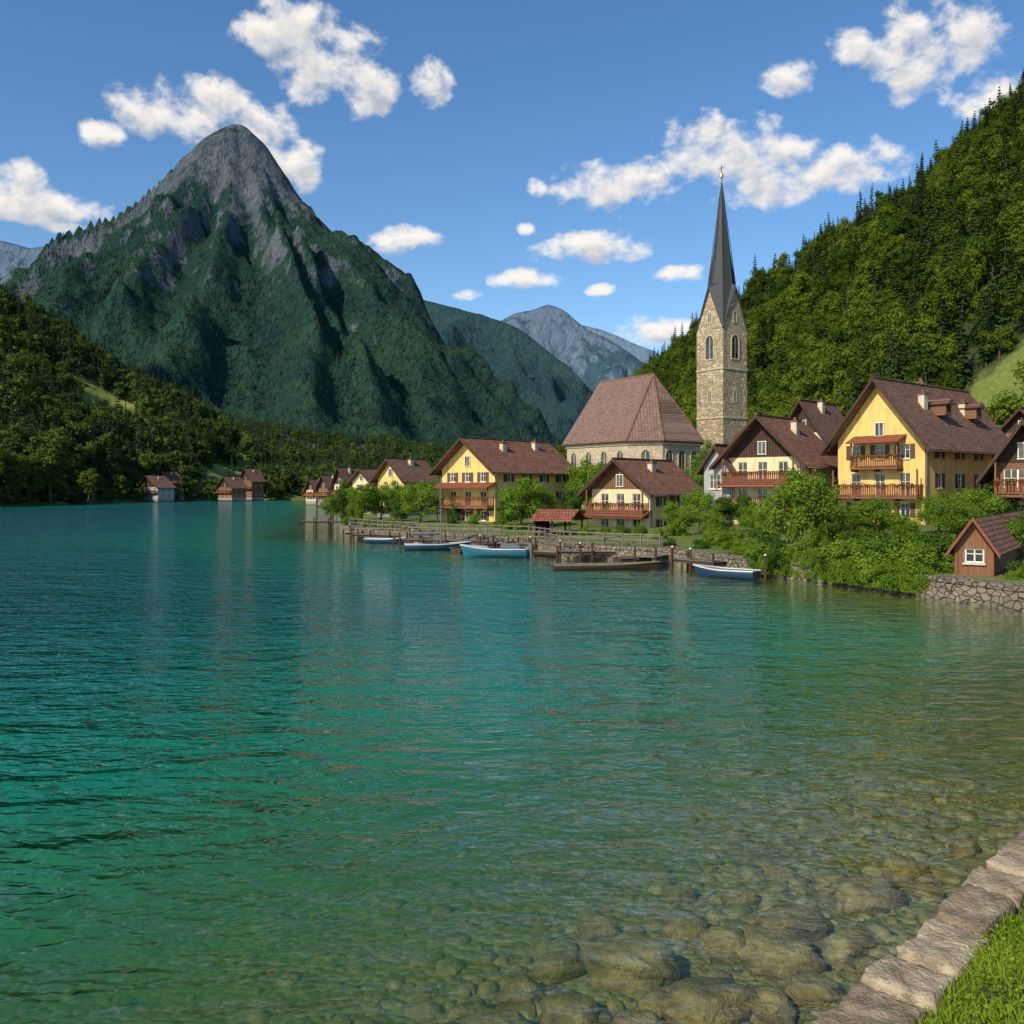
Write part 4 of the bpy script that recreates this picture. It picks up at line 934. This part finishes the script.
# ------------------------------------------------------------ light, world, camera
SUN_EL=math.radians(37);az=math.radians(221)
sd=Vector((math.sin(az)*math.cos(SUN_EL),math.cos(az)*math.cos(SUN_EL),math.sin(SUN_EL)))
l=bpy.data.lights.new('sun','SUN');l.energy=5.0;l.angle=math.radians(.5);l.color=(1,.87,.65)
lo=link(bpy.data.objects.new('sun',l));lo.rotation_euler=sd.to_track_quat('Z','Y').to_euler();lo.location=(0,0,200)
w=bpy.data.worlds.new('World');scene.world=w;w.use_nodes=True;nt=w.node_tree;nt.nodes.clear()
wo=nd(nt,'ShaderNodeOutputWorld');bg=nd(nt,'ShaderNodeBackground',ins={'Strength':.13});nt.links.new(bg.outputs[0],wo.inputs[0])
sky=nd(nt,'ShaderNodeTexSky',sky_type='NISHITA');sky.sun_disc=False;sky.sun_elevation=SUN_EL;sky.sun_rotation=az;sky.air_density=1.0;sky.dust_density=.6;sky.ozone_density=2.5;sky.altitude=500
tc=nd(nt,'ShaderNodeTexCoord');sp=nd(nt,'ShaderNodeSeparateXYZ',ins={0:tc.outputs['Generated']})
A_=mth(nt,'ARCTAN2',sp.outputs[0],sp.outputs[1]);E_=mth(nt,'ARCSINE',sp.outputs[2])
pv=nd(nt,'ShaderNodeCombineXYZ',ins={0:A_,1:E_}).outputs[0]
g=bpy.data.node_groups.new('cloud_density','ShaderNodeTree')
g.interface.new_socket('P',in_out='INPUT',socket_type='NodeSocketVector');g.interface.new_socket('D',in_out='OUTPUT',socket_type='NodeSocketFloat')
gi=g.nodes.new('NodeGroupInput');go=g.nodes.new('NodeGroupOutput');pi=gi.outputs[0]
CL=[(283,28,40,26),(325,58,52,32),(370,92,28,20),(430,83,18,20),(178,112,62,24),(215,95,30,18),(262,138,34,26),(295,165,28,22),(104,136,20,13),(42,206,66,16),(15,182,28,20),(70,228,30,6),(403,240,34,14),(610,187,56,20),(537,187,10,9),(596,247,52,14),(527,279,36,8),(598,290,14,6),(465,295,13,6),(527,230,9,6),(704,148,48,24),(768,165,52,32),(846,168,52,20),(788,78,24,12),(930,50,60,38),(850,45,22,16),(992,92,34,20),(683,274,22,8),(655,332,42,13),(1090,60,60,30),(-90,150,80,40)]
cur=None
for px,py,rx,ry in CL:
    a=math.atan((px-512)/F);e=math.atan((HY-py)/F*math.cos(a));ra=rx*1.1/F*math.cos(a)**2;re=ry*1.1/F*math.cos(a)
    v=nd(g,'ShaderNodeVectorMath',operation='MULTIPLY_ADD',ins={0:pi,1:(1/ra,1/re,0),2:(-a/ra,-e/re,0)})
    v=nd(g,'ShaderNodeVectorMath',operation='DOT_PRODUCT',ins={0:v.outputs[0],1:v.outputs[0]}).outputs['Value']
    cur=v if cur is None else mth(g,'MINIMUM',cur,v)
mp=nd(g,'ShaderNodeMapping',ins={'Vector':pi,'Scale':(1,1.35,1)})
n1=noise(g,mp.outputs[0],24,7,.58,.15)
base=mth(g,'SUBTRACT',1,mth(g,'MINIMUM',cur,4))
dd=mth(g,'ADD',mth(g,'MULTIPLY',base,.62),mth(g,'MULTIPLY',mth(g,'SUBTRACT',n1,.5),3.0))
g.links.new(dd,go.inputs[0])
def cd(off):
    v=nd(nt,'ShaderNodeVectorMath',operation='ADD',ins={0:pv,1:off});q=nt.nodes.new('ShaderNodeGroup');q.node_tree=g;nt.links.new(v.outputs[0],q.inputs[0]);return q.outputs[0]
d0=cd((0,0,0));d1=cd((-.006,.013,0))
al=nd(nt,'ShaderNodeMapRange',interpolation_type='SMOOTHSTEP',ins={0:d0,1:-.18,2:.65}).outputs[0]
sh=mth(nt,'MULTIPLY',mth(nt,'MAXIMUM',d1,0),.9,clamp=True)  # cloud self-shadowing from offset density, painted into the sky colour
cc=ramp(nt,sh,[(0,(7.7,7.3,6.8)),(.35,(6.4,6.2,6.0)),(.8,(4.2,4.45,4.9)),(1,(3.6,3.9,4.5))])
hs_=nd(nt,'ShaderNodeHueSaturation',ins={'Saturation':1.2,'Value':1.18,'Color':sky.outputs[0]})
nt.links.new(mixc(nt,mth(nt,'MULTIPLY',al,.96),hs_.outputs[0],cc),bg.inputs[0])
cam=bpy.data.cameras.new('camera');cam.lens=32;cam.sensor_width=36;cam.clip_end=40000;cam.clip_start=.1;cam.shift_y=-22/1024
co=link(bpy.data.objects.new('camera',cam));co.location=(0,0,CH);co.rotation_euler=(math.radians(90),0,0);scene.camera=co
scene.view_settings.view_transform='Standard';scene.view_settings.look='None';scene.view_settings.exposure=0
